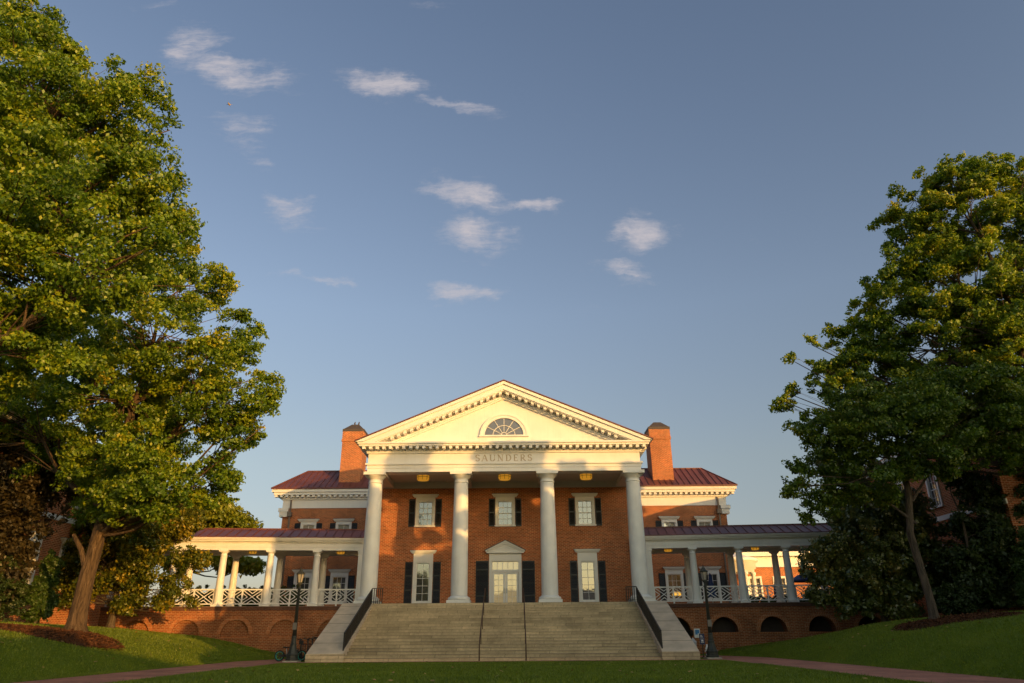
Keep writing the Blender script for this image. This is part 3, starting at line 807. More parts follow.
# letters in the frieze, drawn as strokes with serifs
def letters(word, x0, x1, z0, z1, y):
    mb = MB(); h = z1 - z0
    TH, TN = .17, .075
    def seg(a, b, w):
        dx, dz = b[0] - a[0], b[1] - a[1]; L = math.hypot(dx, dz); nx_, nz_ = -dz / L * w / 2, dx / L * w / 2
        return [(a[0] + nx_, a[1] + nz_), (a[0] - nx_, a[1] - nz_), (b[0] - nx_, b[1] - nz_), (b[0] + nx_, b[1] + nz_)]
    def curve(pts, ws):
        out = []
        for k in range(len(pts) - 1): out.append(seg(pts[k], pts[k + 1], (ws[k] + ws[k + 1]) / 2))
        return out
    def bowl(cx, cz, rx, rz, a0, a1, n=12):
        P = [(cx + rx * math.cos(rad(a0 + (a1 - a0) * k / n)), cz + rz * math.sin(rad(a0 + (a1 - a0) * k / n))) for k in range(n + 1)]
        W = [TN + (TH - TN) * abs(math.cos(rad(a0 + (a1 - a0) * k / n))) for k in range(n + 1)]
        return curve(P, W)
    def serif(x, z, w=.28): return [[(x - w / 2, z - .03), (x + w / 2, z - .03), (x + w / 2, z + .03), (x - w / 2, z + .03)]]
    G = {
        'S': (.62, bowl(.31, .74, .22, .235, 20, 270) + bowl(.31, .27, .24, .245, 90, -160) + [seg((.52, .74), (.54, .95), .05), seg((.07, .25), (.05, .05), .05)]),
        'A': (.84, [seg((.08, .02), (.42, 1), TN), seg((.42, 1), (.76, .02), TH), seg((.22, .36), (.62, .36), TN)] + serif(.08, .03) + serif(.76, .03)),
        'U': (.84, [seg((.16, 1), (.16, .30), TH), seg((.70, 1), (.70, .30), TN)] + bowl(.43, .30, .27, .28, 180, 360) + serif(.16, .97) + serif(.70, .97)),
        'N': (.90, [seg((.16, 0), (.16, 1), TN), seg((.13, 1), (.74, 0), TH), seg((.74, 0), (.74, 1), TN)] + serif(.16, .03) + serif(.10, .97) + serif(.74, .97)),
        'D': (.84, [seg((.17, 0), (.17, 1), TH), seg((.1, .965), (.40, .965), .07), seg((.1, .035), (.40, .035), .07)] + bowl(.38, .5, .34, .465, 90, -90) + serif(.15, .03) + serif(.15, .97)),
        'E': (.70, [seg((.17, 0), (.17, 1), TH), seg((.1, .965), (.58, .965), .07), seg((.1, .035), (.62, .035), .07), seg((.17, .51), (.48, .51), .07), seg((.58, .99), (.58, .80), .06), seg((.62, .01), (.62, .22), .06), seg((.48, .43), (.48, .59), .05)]),
        'R': (.80, [seg((.17, 0), (.17, 1), TH), seg((.1, .965), (.36, .965), .07), seg((.17, .48), (.36, .48), .07)] + bowl(.36, .722, .22, .242, 90, -90) + [seg((.34, .48), (.72, .02), TH)] + serif(.17, .03) + serif(.74, .03, .16)),
    }
    gap = .24; tot = sum(G[c][0] for c in word) + gap * (len(word) - 1); k = (x1 - x0) / tot
    x = x0; li = 0
    for c in word:
        w, polys = G[c]
        for pi, poly in enumerate(polys):
            yy = y - .02 - .0013 * (pi % 7)
            mb.prism_y([(x + px * k, z0 + pz * h) for px, pz in poly], yy, y + .01)
        x += (w + gap) * k
    return mb
letters('SAUNDERS', -2.05, 2.0, 12.73, 13.2, YF + .05).build('lettering', M_letter, hall)

# roofs ------------------------------------------------------------
def seams(mb, a0, a1, b0, b1, step, r=.035):
    """raised seams between the lower edge a0-a1 and the upper edge b0-b1"""
    a0, a1, b0, b1 = map(Vector, (a0, a1, b0, b1)); n = max(1, int((a1 - a0).length / step))
    for i in range(n + 1):
        q = i / n; mb.bar(a0.lerp(a1, q), b0.lerp(b1, q), .035, .09)
mb = MB(); zr = AP + .03
for sx in (-1, 1):
    xe = 10.58; ze = zr - SL * xe
    mb.prism_y([(0, zr), (sx * xe, ze), (sx * xe, ze + .07), (0, zr + .07)], 48.33, 80)
    seams(mb, (sx * xe, 48.5, ze + .07), (sx * xe, 79, ze + .07), (0, 48.5, zr + .07), (0, 79, zr + .07), .6)
gable = mb.build('roof', M_roof, hall)
# close the block under the gable roof, and the eaves along its sides
mb = MB()
for sx in (-1, 1):
    a, b = sorted((sx * 9.7, sx * 10.3)); mb.box(a, b, YW, 80, 12.6, 13.9)
    a, b = sorted((sx * 9.9, sx * 10.42)); mb.box(a, b, 49.6, 80, 13.9, 14.02)
mb.build('side_eaves', M_white, hall)
mb = MB(); kx, ky, zt = 2.1, 3.9, 16.42; XE, YE, ZE = 21.85, 65.25, 14.02
mb.quad((-XE, YE, ZE), (XE, YE, ZE), (XE - kx, YE + ky, zt), (-XE + kx, YE + ky, zt))
mb.quad((-XE, 83, ZE), (XE, 83, ZE), (XE - kx, 79, zt), (-XE + kx, 79, zt))
for sx in (-1, 1): mb.quad((sx * XE, YE, ZE), (sx * XE, 83, ZE), (sx * (XE - kx), 79, zt), (sx * (XE - kx), YE + ky, zt))
mb.quad((-XE + kx, YE + ky, zt), (XE - kx, YE + ky, zt), (XE - kx, 79, zt), (-XE + kx, 79, zt))
xs = np.arange(-21.4, 21.5, .56)
for x in xs:
    top = min(1.0, (XE - abs(x)) / kx); mb.bar((x, YE, ZE + .02), (x, YE + ky * top, ZE + .02 + (zt - ZE) * top), .035, .09)
for sx in (-1, 1):
    mb.bar((sx * XE, YE, ZE + .03), (sx * (XE - kx), YE + ky, zt + .03), .09)
    for y in np.arange(66, 82, .56):
        t0 = 1 if YE + ky < y < 79 else ((y - YE) / ky if y <= YE + ky else (83 - y) / 4)
        mb.bar((sx * XE, y, ZE + .02), (sx * (XE - kx * t0), y, ZE + .02 + (zt - ZE) * t0), .035, .09)
mb.bar((-XE + kx, YE + ky, zt + .03), (XE - kx, YE + ky, zt + .03), .1)
mb.box(-XE - .03, XE + .03, YE - .05, YE, ZE - .08, ZE + .03)
mb.xform(SHORT).build('roof', M_roof, hall)
# wing cornices
for sx in (-1, 1):
    mb = MB(); P = lambda a, b: sorted((sx * a, sx * b))
    def wb(xo, y0, z0, z1):
        a, b = P(10.0, xo); mb.box(a, b, y0, YG + .02, z0, z1); a, b = P(20.7, xo); mb.box(a, b, YG + .02, 82, z0, z1)
    wb(20.83, YG - .06, 12.28, 13.06); wb(20.98, YG - .18, 13.06, 13.2); wb(21.0, YG - .2, 13.2, 13.42); wb(21.62, 65.42, 13.44, 13.68); wb(21.78, 65.3, 13.68, 13.93)
    a, b = P(20.3, 21.02); mb.box(a, b, YG - .2, YG + .6, 11.5, 11.95); a, b = P(20.22, 21.12); mb.box(a, b, YG - .28, YG + .66, 11.95, 12.275)
    mb.xform(SHORT); m2 = MB()
    x = 10.3
    while x < 21.4:
        a, b = P(x, x + .24); m2.box(a, b, 65.48, YG - .19, 13.24, 13.435); x += .5
    m2.xform(lambda x, y, z: (x - .38 * max(0, (x - 12) / 9.5), y, z)); mb.add(m2.v, m2.f); mb.build('wing_cornice', M_white, hall)
    # downspout with its box
    xd = sx * 20.05 - (.38 if sx > 0 else 0)
    mb = MB(); mb.bar((xd, YG - .14, 13.05), (xd, YG - .14, 3.4), .13); mb.box(xd - .2, xd + .2, YG - .33, YG - .03, 11.5, 11.9)
    mb.build('downspout', M_pipe, hall)
# chimneys
for sx in (-1, 1):
    cx = sx * 14.95; w = 1.0; y0 = 66.5
    mb = MB(); mb.box(cx - w, cx + w, y0, y0 + 2.2, 13.0, 19.1); mb.box(cx - w - .07, cx + w + .07, y0 - .07, y0 + 2.27, 18.75, 19.0)
    mb.box(cx - w - .03, cx + w + .03, y0 - .03, y0 + 2.23, 19.0, 19.75)
    ch = mb.build('chimney', M_brick, hall)
    mb = MB(); mb.box(cx - w - .05, cx + w + .05, y0 - .05, y0 + 2.25, 19.75, 20.0)
    mb.add([(cx - w, y0, 20.0), (cx + w, y0, 20.0), (cx + w, y0 + 2.2, 20.0), (cx - w, y0 + 2.2, 20.0), (cx - .35, y0 + .7, 20.65), (cx + .35, y0 + .7, 20.65), (cx + .35, y0 + 1.5, 20.65), (cx - .35, y0 + 1.5, 20.65)],
           [(0, 1, 5, 4), (1, 2, 6, 5), (2, 3, 7, 6), (3, 0, 4, 7), (4, 5, 6, 7)])
    mb.build('cap', M_cap, ch)
    if sx < 0:
        for dx in (-.15, .25):
            MB().tube([(cx + dx, y0 + 1, 20.6), (cx + dx, y0 + 1, 20.85), (cx + dx + .03, y0 + 1, 21.0)], [.05, .08, .04], 8).build('vent_pipe', M_cap, ch)
    MB().box(cx - w - .08, cx + w + .08, y0 - .08, y0 + 2.3, 14.05, 14.4).build('flashing', M_lead, ch)
OPP = 8.6                                    # ridge height of the unseen hall added to shade the lawn
CASTERS = [(15.6, 22, 7.6, 1.7), (18.2, 23, 9.3, 1.8), (20.6, 24, 11.4, 1.9), (23.2, 27, 16.0, 2.0), (26.0, 28, 15.4, 2.1), (29.2, 27, 14.6, 2.1), (32.2, 28, 14.8, 2.1), (35.2, 27, 15.4, 2.1), (38.2, 28, 17.9, 2.1), (41.4, 30, 18.9, 2.4), (45.2, 28, 17.6, 2.6), (49.4, 30, 17.6, 2.8), (53.8, 28, 17.2, 2.8), (58.5, 30, 16.2, 2.9)]
# leaf blobs shaped to throw shade patches: offset along the row, height, radius, half height
SHADE_BLOBS = {3: ((.6, 17.2, .5, .5), (-.9, 16.5, .6, .4)),
              4: ((-1.2, 16.6, .6, .7), (.2, 17.6, .6, .5), (-.6, 18.4, .6, .5), (-.1, 16.4, .5, .4), (.9, 16.9, .6, .6), (1.2, 20.4, 1.4, 1.2), (1.1, 18.9, .6, .4), (1.9, 17.6, .5, .7), (-1.6, 19.0, .4, .5)),
              5: ((-1.4, 17.0, .6, .9), (-.9, 18.8, .5, .4), (1.6, 18.6, .6, .5), (1.3, 16.2, .4, .5)),
              6: ((.2, 19.9, 1.9, 1.2), (1.3, 20.2, .9, 1.0), (-.6, 18.4, .9, .6), (.5, 18.5, .9, .6), (1.3, 17.2, .6, .8), (-.2, 16.6, .3, .3)),
              7: ((-1.9, 18.2, .6, 1.1), (-.6, 18.6, .5, .4), (.9, 18.9, .6, .5), (1.1, 17.3, .5, .5), (-.7, 17.0, .4, .3)),
              8: ((-1.9, 17.2, .6, .9), (-1.2, 18.3, .5, .4), (1.2, 18.5, .6, .5))}
# ------------------------------------------------------------------ stone steps
stair = thing('stone_staircase', 'broad flight of pale stone steps rising from the lawn to the portico', 'staircase', (0, 41.3, 0))
NR, RI, Y0, TR = 20, F / 20, 41.3, 0.395
srnd = random.Random(2)
for k in range(NR - 1):
    y = Y0 + k * TR
    mb = MB(); z0, z1 = k * RI - (.3 if k == 0 else 0.0), (k + 1) * RI
    mb.prism_x([(y, z0), (y, z1 - .045), (y - .034, z1 - .04), (y - .034, z1 - .006), (y - .026, z1), (y + TR + .02, z1), (y + TR + .02, z0)], -8.56, 8.56)
    mb.build('step', M_stone, stair)
for sx in (-1, 1):
    a, b = sorted((sx * 8.56, sx * 10.56))
    mb = MB(); mb.prism_x([(41.15, -.3), (41.15, .40), (41.22, .46), (48.75, 3.26), (50.6, 3.26), (50.6, -.3)], a, b)
    ck = mb.build('cheek_wall', M_cheek, stair)
    mb = MB()
    for q in (.17, .36, .55, .74, .93):
        y = 41.22 + q * 7.53; z = .46 + q * 2.8
        mb.bar((a - .004, y, z + .001), (b + .004, y, z + .001), .018, .012)
    mb.build('slab_joint', M_dark, ck)
    MB().box(a - .012, b + .012, 41.10, 41.6, -.3, .40).build('base_block', M_stone, ck)
    # iron guard rail on the inner edge
    xr = sx * 8.66
    A = Vector((xr, 41.5, .52)); B = Vector((xr, 48.7, 3.24)); up = Vector((0, 0, .93)); mb = MB()
    mb.bar(A + up, B + up, .06, .05); mb.bar(A + Vector((0, 0, .1)), B + Vector((0, 0, .1)), .04)
    mb.bar(B + up, B + up + Vector((-sx * .62, 0.25, 0)), .06, .05); mb.bar(B + Vector((0, 0, .1)), B + Vector((-sx * .62, 0.25, .1)), .04)
    n = 64
    for i in range(n + 1):
        p_ = A.lerp(B, i / n); w = .06 if i % 14 == 0 else .034
        mb.bar(p_, p_ + up, w)
    for i in range(1, 6):
        p_ = B + Vector((-sx * .62 * i / 5, .25 * i / 5, 0)); mb.bar(p_, p_ + up, .05 if i == 5 else .045)
    mb.build('guard_rail', M_iron, stair)
    # handrail in the middle of the flight
    xh = sx * 1.26
    A = Vector((xh, 41.25, .95)); B = Vector((xh, 48.75, F + .88)); mb = MB()
    mb.tube([A - Vector((0, 0, .95)), A - Vector((0, 0, .12)), A, A.lerp(B, .02), B.lerp(A, .02), B, B + Vector((0, .35, 0)), B + Vector((0, .35, -.88))], .032, 8)
    for q in (.25, .5, .75):
        p_ = A.lerp(B, q); mb.tube([p_ - Vector((0, 0, 1.0)), p_], .024, 8)
    mb.build('handrail', M_rail, stair)

# ------------------------------------------------------------------ colonnades
ANG = .11
CA, SA = math.cos(ANG), math.sin(ANG)


def colonnade(sx, label, L, open_arches, arch_u, lamp_u):
    root = thing('colonnade', label, 'colonnade', (sx * 10.0, 52.9, F))
    M = lambda u, v, z: (sx * (10.0 + u * CA + v * SA), 52.9 - u * SA + v * CA, z)
    W = -.42
    # retaining wall with arches
    mb = MB(); rings = []; recs = []
    ztop = F - .27; zb = -.5
    hw = .90 if open_arches else .92
    edges = [0.0]
    q = lambda m_, a, b, c, d: m_.quad(a, b, c, d)
    depth = 1.1 if open_arches else .14
    for i, c in enumerate(arch_u):
        ring = MB(); rec = MB(); rings.append(ring); recs.append(rec)
        u0, u1 = c - hw, c + hw
        door_ = open_arches and i == 0
        zs = -.4 if door_ else (1.35 if open_arches else 1.32); spr = 1.44 if open_arches else 1.46
        q(mb, (edges[-1], W, zb), (u0, W, zb), (u0, W, ztop), (edges[-1], W, ztop))
        if not door_: q(mb, (u0, W, zb), (u1, W, zb), (u1, W, zs), (u0, W, zs))
        n = 20; pts = [(c + hw * math.cos(math.pi * (1 - k / n)), spr + hw * math.sin(math.pi * k / n)) for k in range(n + 1)]
        for k in range(n):
            (ua, za), (ub, zb_) = pts[k], pts[k + 1]
            q(mb, (ua, W, za), (ub, W, zb_), (ub, W, ztop), (ua, W, ztop))
            q(mb, (ua, W, za), (ua, W + depth, za), (ub, W + depth, zb_), (ub, W, zb_))
        for uu in (u0, u1): q(mb, (uu, W, zs), (uu, W + depth, zs), (uu, W + depth, spr), (uu, W, spr))
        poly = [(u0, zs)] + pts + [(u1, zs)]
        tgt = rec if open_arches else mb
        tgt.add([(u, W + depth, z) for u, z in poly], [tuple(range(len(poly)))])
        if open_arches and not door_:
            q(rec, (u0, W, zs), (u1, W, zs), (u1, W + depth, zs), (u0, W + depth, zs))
        # ring of headers
        ro = hw + .26
        P1 = [(c + (hw - .005) * math.cos(math.pi * k / n), spr + (hw - .005) * math.sin(math.pi * k / n)) for k in range(n + 1)]
        P2 = [(c + ro * math.cos(math.pi * k / n), spr + ro * math.sin(math.pi * k / n)) for k in range(n + 1)]
        for k in range(n): ring.prism_y([P1[k], P1[k + 1], P2[k + 1], P2[k]], W - .035, W + .02)
        if not door_:
            ring.box(u0 - .04, u1 + .04, W - .035, W + .05, zs - .09, zs)
        else:
            for a, b in ((u0 - .24, u0 + .004), (u1 - .004, u1 + .24)): ring.box(a, b, W - .02, W + .02, zb, spr)
        edges.append(u1)
    q(mb, (edges[-1], W, zb), (L, W, zb), (L, W, ztop), (edges[-1], W, ztop))
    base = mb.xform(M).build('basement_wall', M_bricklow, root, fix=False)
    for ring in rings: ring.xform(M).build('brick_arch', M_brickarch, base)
    if open_arches:
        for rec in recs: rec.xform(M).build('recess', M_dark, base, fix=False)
    mb = MB(); mb.box(0, L, W - .06, W + .4, ztop, F - .1); mb.box(0, L, W - .10, W + .4, F - .1, F - .03); mb.xform(M).build('coping', M_coping, base)
    MB().box(0, L, W + .1, 5.2, F - .2, F).xform(M).build('floor', M_floor, root)
    # columns, front and back
    us = [3.55 + 3.25 * i for i in range(int((L - 3.6) / 3.25) + 1)]
    for v in (0, 3.4):
        for u in us:
            mb = MB(); mb.box(u - .34, u + .34, v - .34, v + .34, F + .001, F + .12); mb.xform(M)
            x, y, _ = M(u, v, 0)
            prof = [(.32, F + .12), (.33, F + .17), (.30, F + .22), (.265, F + .24)]
            prof += [(.262 - .05 * max(0, k / 8 - .2) ** 1.3, F + .26 + 3.1 * k / 8) for k in range(9)]
            prof += [(.24, 6.62), (.24, 6.66), (.212, 6.67), (.212, 6.78), (.27, 6.84), (.29, 6.88)]
            mb.lathe(x, y, prof, 24)
            m2 = MB(); m2.box(u - .31, u + .31, v - .31, v + .31, 6.88, 6.995); m2.xform(M); mb.add(m2.v, m2.f)
            mb.build('column', M_column, root)
    mb = MB(); mb.box(.15, .62, -.25, .22, F, 6.995); mb.box(.1, .67, -.29, .26, 6.86, 6.98); mb.xform(M).build('pilaster', M_column, root)
    # entablature
    mb = MB(); mb.box(0, L, -.26, .26, 7.0, 7.2); mb.box(0, L, -.29, .29, 7.2, 7.5); mb.box(0, L, -.36, .30, 7.5, 7.58)
    mb.box(0, L, 3.1, 3.7, 7.0, 7.6); mb.xform(M).build('entablature', M_white, root)
    mb = MB(); mb.box(0, L, -.52, .3, 7.58, 7.68); mb.box(0, L, -.62, .3, 7.68, 7.76); mb.box(0, L, -.68, -.5, 7.76, 7.86); mb.xform(M).build('gutter', M_white, root)
    MB().box(0, L, .26, 3.1, 7.22, 7.3).xform(M).build('ceiling', M_ceil, root)
    mb = MB(); zr, ze = 8.70, 7.84
    q(mb, (0, -.66, ze), (L, -.66, ze), (L, 1.7, zr), (0, 1.7, zr)); q(mb, (0, 1.7, zr), (L, 1.7, zr), (L, 4.05, ze), (0, 4.05, ze))
    q(mb, (L, -.66, ze), (L, 1.7, zr), (L, 4.05, ze), (L, 1.7, 7.3))
    n = int(L / .62)
    for i in range(n + 1):
        u = L * i / n; mb.bar((u, -.66, ze + .03), (u, 1.7, zr + .03), .035, .08)
    mb.bar((0, 1.7, zr + .03), (L, 1.7, zr + .03), .1); mb.bar((0, -.68, ze + .01), (L, -.68, ze + .01), .05)
    mb.xform(M).build('roof', M_roof, root, fix=False)
    # lattice railings, one to each bay
    stops = [.62] + us
    for i in range(len(stops) - 1 + 1):
        ua = stops[i] + (.27 if i else 0.0); ub = (stops[i + 1] if i + 1 < len(stops) else L) - .27
        if ub - ua < .8: continue
        um = (ua + ub) / 2; z0, z1 = F + .2, F + 1.06; mb = MB()
        mb.box(ua, ub, -.06, .06, z1, z1 + .09); mb.box(ua, ub, -.045, .045, z0 - .07, z0)
        mb.box(um - .05, um + .05, -.05, .05, F, z1)
        for a, b in ((ua, ua + .06), (ub - .06, ub)): mb.box(a, b, -.04, .04, z0, z1)
        for p0, p1 in ((ua + .06, um - .05), (um + .05, ub - .06)):
            lattice(mb, p0, p1, z0, z1)
        mb.xform(M).build('railing', M_white, root)
    return root, M


def lattice(mb, u0, u1, z0, z1):
    um, zm = (u0 + u1) / 2, (z0 + z1) / 2; w, h = (u1 - u0) / 2, (z1 - z0) / 2; s = h / w; y = 0
    def seg(a, b):
        if (Vector(a) - Vector(b)).length > .05:
            yy = .004 * (y % 5); mb.bar((a[0], yy, a[1]), (b[0], yy, b[1]), .055, .045)
    for sx in (-1, 1):
        for sz in (-1, 1):
            y += 1
            seg((um, zm), (um + sx * w, zm + sz * h))
            for k in (1,):
                o = .5
                # chevrons opening to the sides and up / down
                seg((um + sx * w * o, zm), (um + sx * w, zm + sz * h * (1 - o)))
                seg((um, zm + sz * h * o), (um + sx * w * (1 - o), zm + sz * h))


colL, ML = colonnade(-1, 'white colonnade with lattice railings over blind brick arches, left of the portico', 18.2, False, (2.05, 5.25, 8.5, 11.75, 15.0), ())
colR, MR = colonnade(1, 'white colonnade with lattice railings over dark open arches, right of the portico', 17.6, True, (1.98, 5.16, 8.41, 11.6, 14.8), ())
structure(MB().box(-60, 60, 57.2, 66.2, F - .3, F - .02).build('terrace', M_floor))

# ------------------------------------------------------------------ ceiling lights
def ceiling_light(label, loc, r, h, group):
    t = thing('ceiling_light', label, 'ceiling light', loc, 0, group); x, y, z = loc
    mb = MB(); mb.lathe(x, y, [(r * .86, z - h), (r * .99, z - h * .8), (r * .99, z - h * .2), (r * .95, z - h * .12)], 24); mb.build('shade', M_amber, t)
    mb = MB(); mb.lathe(x, y, [(r * 1.03, z - h * .2), (r * 1.06, z - h * .12), (r * .6, z), (r * .4, z + .04)], 24)
    for k in range(8):
        a = math.pi * k / 4; c, s_ = math.cos(a), math.sin(a)
        mb.bar((x + r * c, y + r * s_, z - h * .15), (x + r * c, y + r * s_, z - h * .78), .03)
        mb.bar((x + r * c, y + r * s_, z - h * .78), (x + r * .86 * c, y + r * .86 * s_, z - h * .99), .03)
    for zz in (z - h * .5,):
        for k in range(24):
            a, b = 2 * math.pi * k / 24, 2 * math.pi * (k + 1) / 24
            mb.bar((x + r * math.cos(a), y + r * math.sin(a), zz), (x + r * math.cos(b), y + r * math.sin(b), zz), .02, .03)
    mb.build('frame', M_rail, t); return t
ceiling_light('round amber ceiling light under the portico, between its two left columns', (-6.1, 52.3, 12.42), .46, .42, 'lights under the portico')
ceiling_light('round amber ceiling light under the portico, straight above the main door', (0.0, 52.3, 12.42), .46, .42, 'lights under the portico')
ceiling_light('round amber ceiling light under the portico, between its two right columns', (6.1, 52.3, 12.42), .46, .42, 'lights under the portico')
for sx, u, lab in ((-1, 8.45, 'small amber ceiling light in the left colonnade, the farther one from the portico'), (-1, 2.1, 'small amber ceiling light in the left colonnade, right beside the portico'),
                   (1, 2.0, 'small amber ceiling light in the right colonnade, right beside the portico'), (1, 8.3, 'small amber ceiling light in the middle of the right colonnade'),
                   (1, 14.4, 'small amber ceiling light in the right colonnade, at the end by the dark magnolia')):
    M = ML if sx < 0 else MR
    ceiling_light(lab, M(u, 1.5, 7.21), .30, .27, 'lights under the colonnades')

# a lamp glowing inside the ground floor room on the right
t = thing('table_lamp', 'lit amber lamp glowing inside the right wing window nearest the portico', 'lamp', (15.1, YG + .05, 4.1))
MB().lathe(15.1, YG + .075, [(.035, 4.1), (.02, 4.25), (.02, 4.4)], 10).xform(lambda x, y, z: (x, YG + .075 + (y - YG - .075) * .5, z)).build('stand', M_rail, t)
MB().lathe(15.1, YG + .075, [(.40, 4.4), (.42, 4.42), (.30, 4.72), (.28, 4.72)], 18).xform(lambda x, y, z: (x, YG + .075 + (y - YG - .075) * .04, z)).build('lamp_shade', M_glow, t)

# ------------------------------------------------------------------ street lamps
def street_lamp(label, loc):
    t = thing('street_lamp', label, 'street lamp', loc, 0, 'lamp posts beside the steps'); x, y, z = loc
    MB().box(x - .40, x + .40, y - .40, y + .40, z - .3, z + .05).build('footing', M_conc, t)
    mb = MB(); mb.lathe(x, y, [(.36, z + .05), (.36, z + .14), (.32, z + .16), (.32, z + .30), (.34, z + .32), (.34, z + .37), (.29, z + .40), (.21, z + .62), (.17, z + .80), (.18, z + .83), (.18, z + .88), (.145, z + .92), (.125, z + 1.2), (.14, z + 1.22), (.14, z + 1.26), (.115, z + 1.3)], 8, smooth=False)
    mb.build('pedestal', M_lamp, t)
    mb = MB(); mb.lathe(x, y, [(.115, z + 1.25), (.07, z + 3.7), (.10, z + 3.74), (.10, z + 3.78), (.06, z + 3.82), (.06, z + 3.95), (.12, z + 4.0), (.13, z + 4.05)], 12)
    mb.build('post', M_lamp, t)
    MB().box(x - .11, x + .11, y - .145, y - .1, z + 1.62, z + 1.98).build('plate', M_plate, t)
    lan = MB(); zb = z + 4.05
    lan.lathe(x, y, [(.14, zb), (.15, zb + .05), (.12, zb + .06)], 6, False)
    for k in range(6):
        a = math.pi / 3 * k
        lan.bar((x + .125 * math.cos(a), y + .125 * math.sin(a), zb + .05), (x + .215 * math.cos(a), y + .215 * math.sin(a), zb + .5), .022)
        b = a + math.pi / 3
        lan.bar((x + .215 * math.cos(a), y + .215 * math.sin(a), zb + .5), (x + .215 * math.cos(b), y + .215 * math.sin(b), zb + .5), .03)
    lan.lathe(x, y, [(.25, zb + .50), (.25, zb + .53), (.14, zb + .64), (.10, zb + .66), (.09, zb + .72), (.02, zb + .78), (.035, zb + .81), (.01, zb + .9)], 6, False)
    l = lan.build('lantern', M_lamp, t)
    MB().lathe(x, y, [(.11, zb + .06), (.19, zb + .49)], 6, False).build('lantern_glass', M_lantern, l)
    return t
street_lamp('tall dark lamp post with sunlit lantern, beside parked scooters left of the steps', (-11.54, 42.0, 0.02))
street_lamp('tall dark lamp post in shade, beside the navy sign right of the steps', (11.58, 42.4, 0.02))

# ------------------------------------------------------------------ scooters
def wheel(x, y, z, r, root, w=.05):
    tyre = MB(); n = 24
    for k in range(n):
        a, b = 2 * math.pi * k / n, 2 * math.pi * (k + 1) / n
        vs = []
        for ang in (a, b):
            for rr, yy in ((r, -w * .5), (r, w * .5), (r * .8, w * .5), (r * .8, -w * .5)):
                vs.append((x + rr * math.cos(ang), y + yy, z + rr * math.sin(ang)))
        tyre.add(vs, [(0, 1, 5, 4), (1, 2, 6, 5), (2, 3, 7, 6), (3, 0, 4, 7)])
    ty = tyre.build('wheel', M_rubber, root)
    rim = MB()
    for k in range(n):
        a, b = 2 * math.pi * k / n, 2 * math.pi * (k + 1) / n
        rim.bar((x + r * .74 * math.cos(a), y, z + r * .74 * math.sin(a)), (x + r * .74 * math.cos(b), y, z + r * .74 * math.sin(b)), .05, .035)
    rim.build('rim', M_teal, ty)
    sp = MB()
    for k in range(5):
        a = 2 * math.pi * k / 5 + .3; sp.bar((x, y, z), (x + r * .72 * math.cos(a), y, z + r * .72 * math.sin(a)), .04, .03)
    sp.build('spokes', M_iron, ty)


def seat_scooter(x, y):
    t = thing('seated_scooter', 'black sit-on electric scooter with teal wheel rims, parked against the left lamp post', 'scooter', (x, y, 0.02)); z = .02
    r = .28; wheel(x - .62, y, z + r, r, t, .07); wheel(x + .62, y, z + r, r, t, .07)
    mb = MB(); mb.tube([(x - .62, y, z + r), (x - .36, y, z + .30), (x + .22, y, z + .27), (x + .36, y, z + .50), (x + .40, y, z + .62)], [.04, .06, .07, .05, .05], 8)
    mb.box(x - .3, x + .2, y - .11, y + .11, z + .22, z + .33); mb.build('frame', M_iron, t)
    mb = MB(); mb.tube([(x + .62, y, z + r), (x + .56, y, z + .55), (x + .50, y, z + 1.08)], [.03, .035, .03], 8)
    mb.tube([(x + .40, y - .07, z + .52), (x + .60, y - .07, z + r)], .02, 6); mb.tube([(x + .40, y + .07, z + .52), (x + .60, y + .07, z + r)], .02, 6); mb.build('fork', M_iron, t)
    mb = MB(); mb.tube([(x + .34, y - .34, z + 1.15), (x + .48, y - .24, z + 1.10), (x + .50, y, z + 1.08), (x + .48, y + .24, z + 1.10), (x + .34, y + .34, z + 1.15)], .022, 8)
    mb.box(x + .42, x + .62, y - .10, y + .10, z + .86, z + 1.06); mb.build('handlebar', M_rubber, t)
    mb = MB(); mb.tube([(x - .22, y, z + .3), (x - .27, y, z + .66)], .022, 8); mb.build('seat_post', M_grey, t)
    mb = MB(); mb.prism_y([(x - .46, z + .70), (x - .46, z + .75), (x - .32, z + .745), (x - .05, z + .72), (x - .04, z + .69), (x - .3, z + .665)], y - .09, y + .09); mb.build('saddle', M_rubber, t)
    mb = MB(); mb.box(x - .62, x - .36, y - .12, y - .06, z + .22, z + .36); mb.build('motor_case', M_iron, t)
    return t
seat_scooter(-11.85, 42.75)


def kick_scooter(label, loc, rz):
    t = thing('kick_scooter', label, 'scooter', (0, 0, 0), 0, 'kick scooters parked beside the steps'); r = .13
    wheel(.46, 0, r, r, t); wheel(-.46, 0, r, r, t)
    mb = MB(); mb.box(-.38, .30, -.08, .08, .12, .19); mb.tube([(-.36, 0, .17), (-.46, 0, .13)], .03, 6); mb.tube([(.28, 0, .17), (.42, 0, .30)], .035, 6); mb.build('deck', M_iron, t)
    mb = MB(); mb.tube([(.46, 0, .13), (.44, 0, .3), (.30, 0, 1.12)], [.04, .045, .038], 8); mb.build('stem', M_iron, t)
    mb = MB(); mb.tube([(.26, -.27, 1.16), (.30, -.12, 1.13), (.30, .12, 1.13), (.26, .27, 1.16)], .022, 8); mb.box(.29, .36, -.05, .05, 1.04, 1.15); mb.build('handlebar', M_rubber, t)
    mb = MB(); mb.add([(-.58, -.05, .24), (-.38, -.05, .29), (-.38, .05, .29), (-.58, .05, .24)], [(0, 1, 2, 3)]); mb.build('fender', M_rubber, t, fix=False)
    t.location = loc; t.rotation_euler = (0, 0, rz); t['label'] = label
    return t
k0 = kick_scooter('black kick scooter nearest the left lamp post, lowest handlebar of the row', (-11.50, 43.9, .02), rad(62))
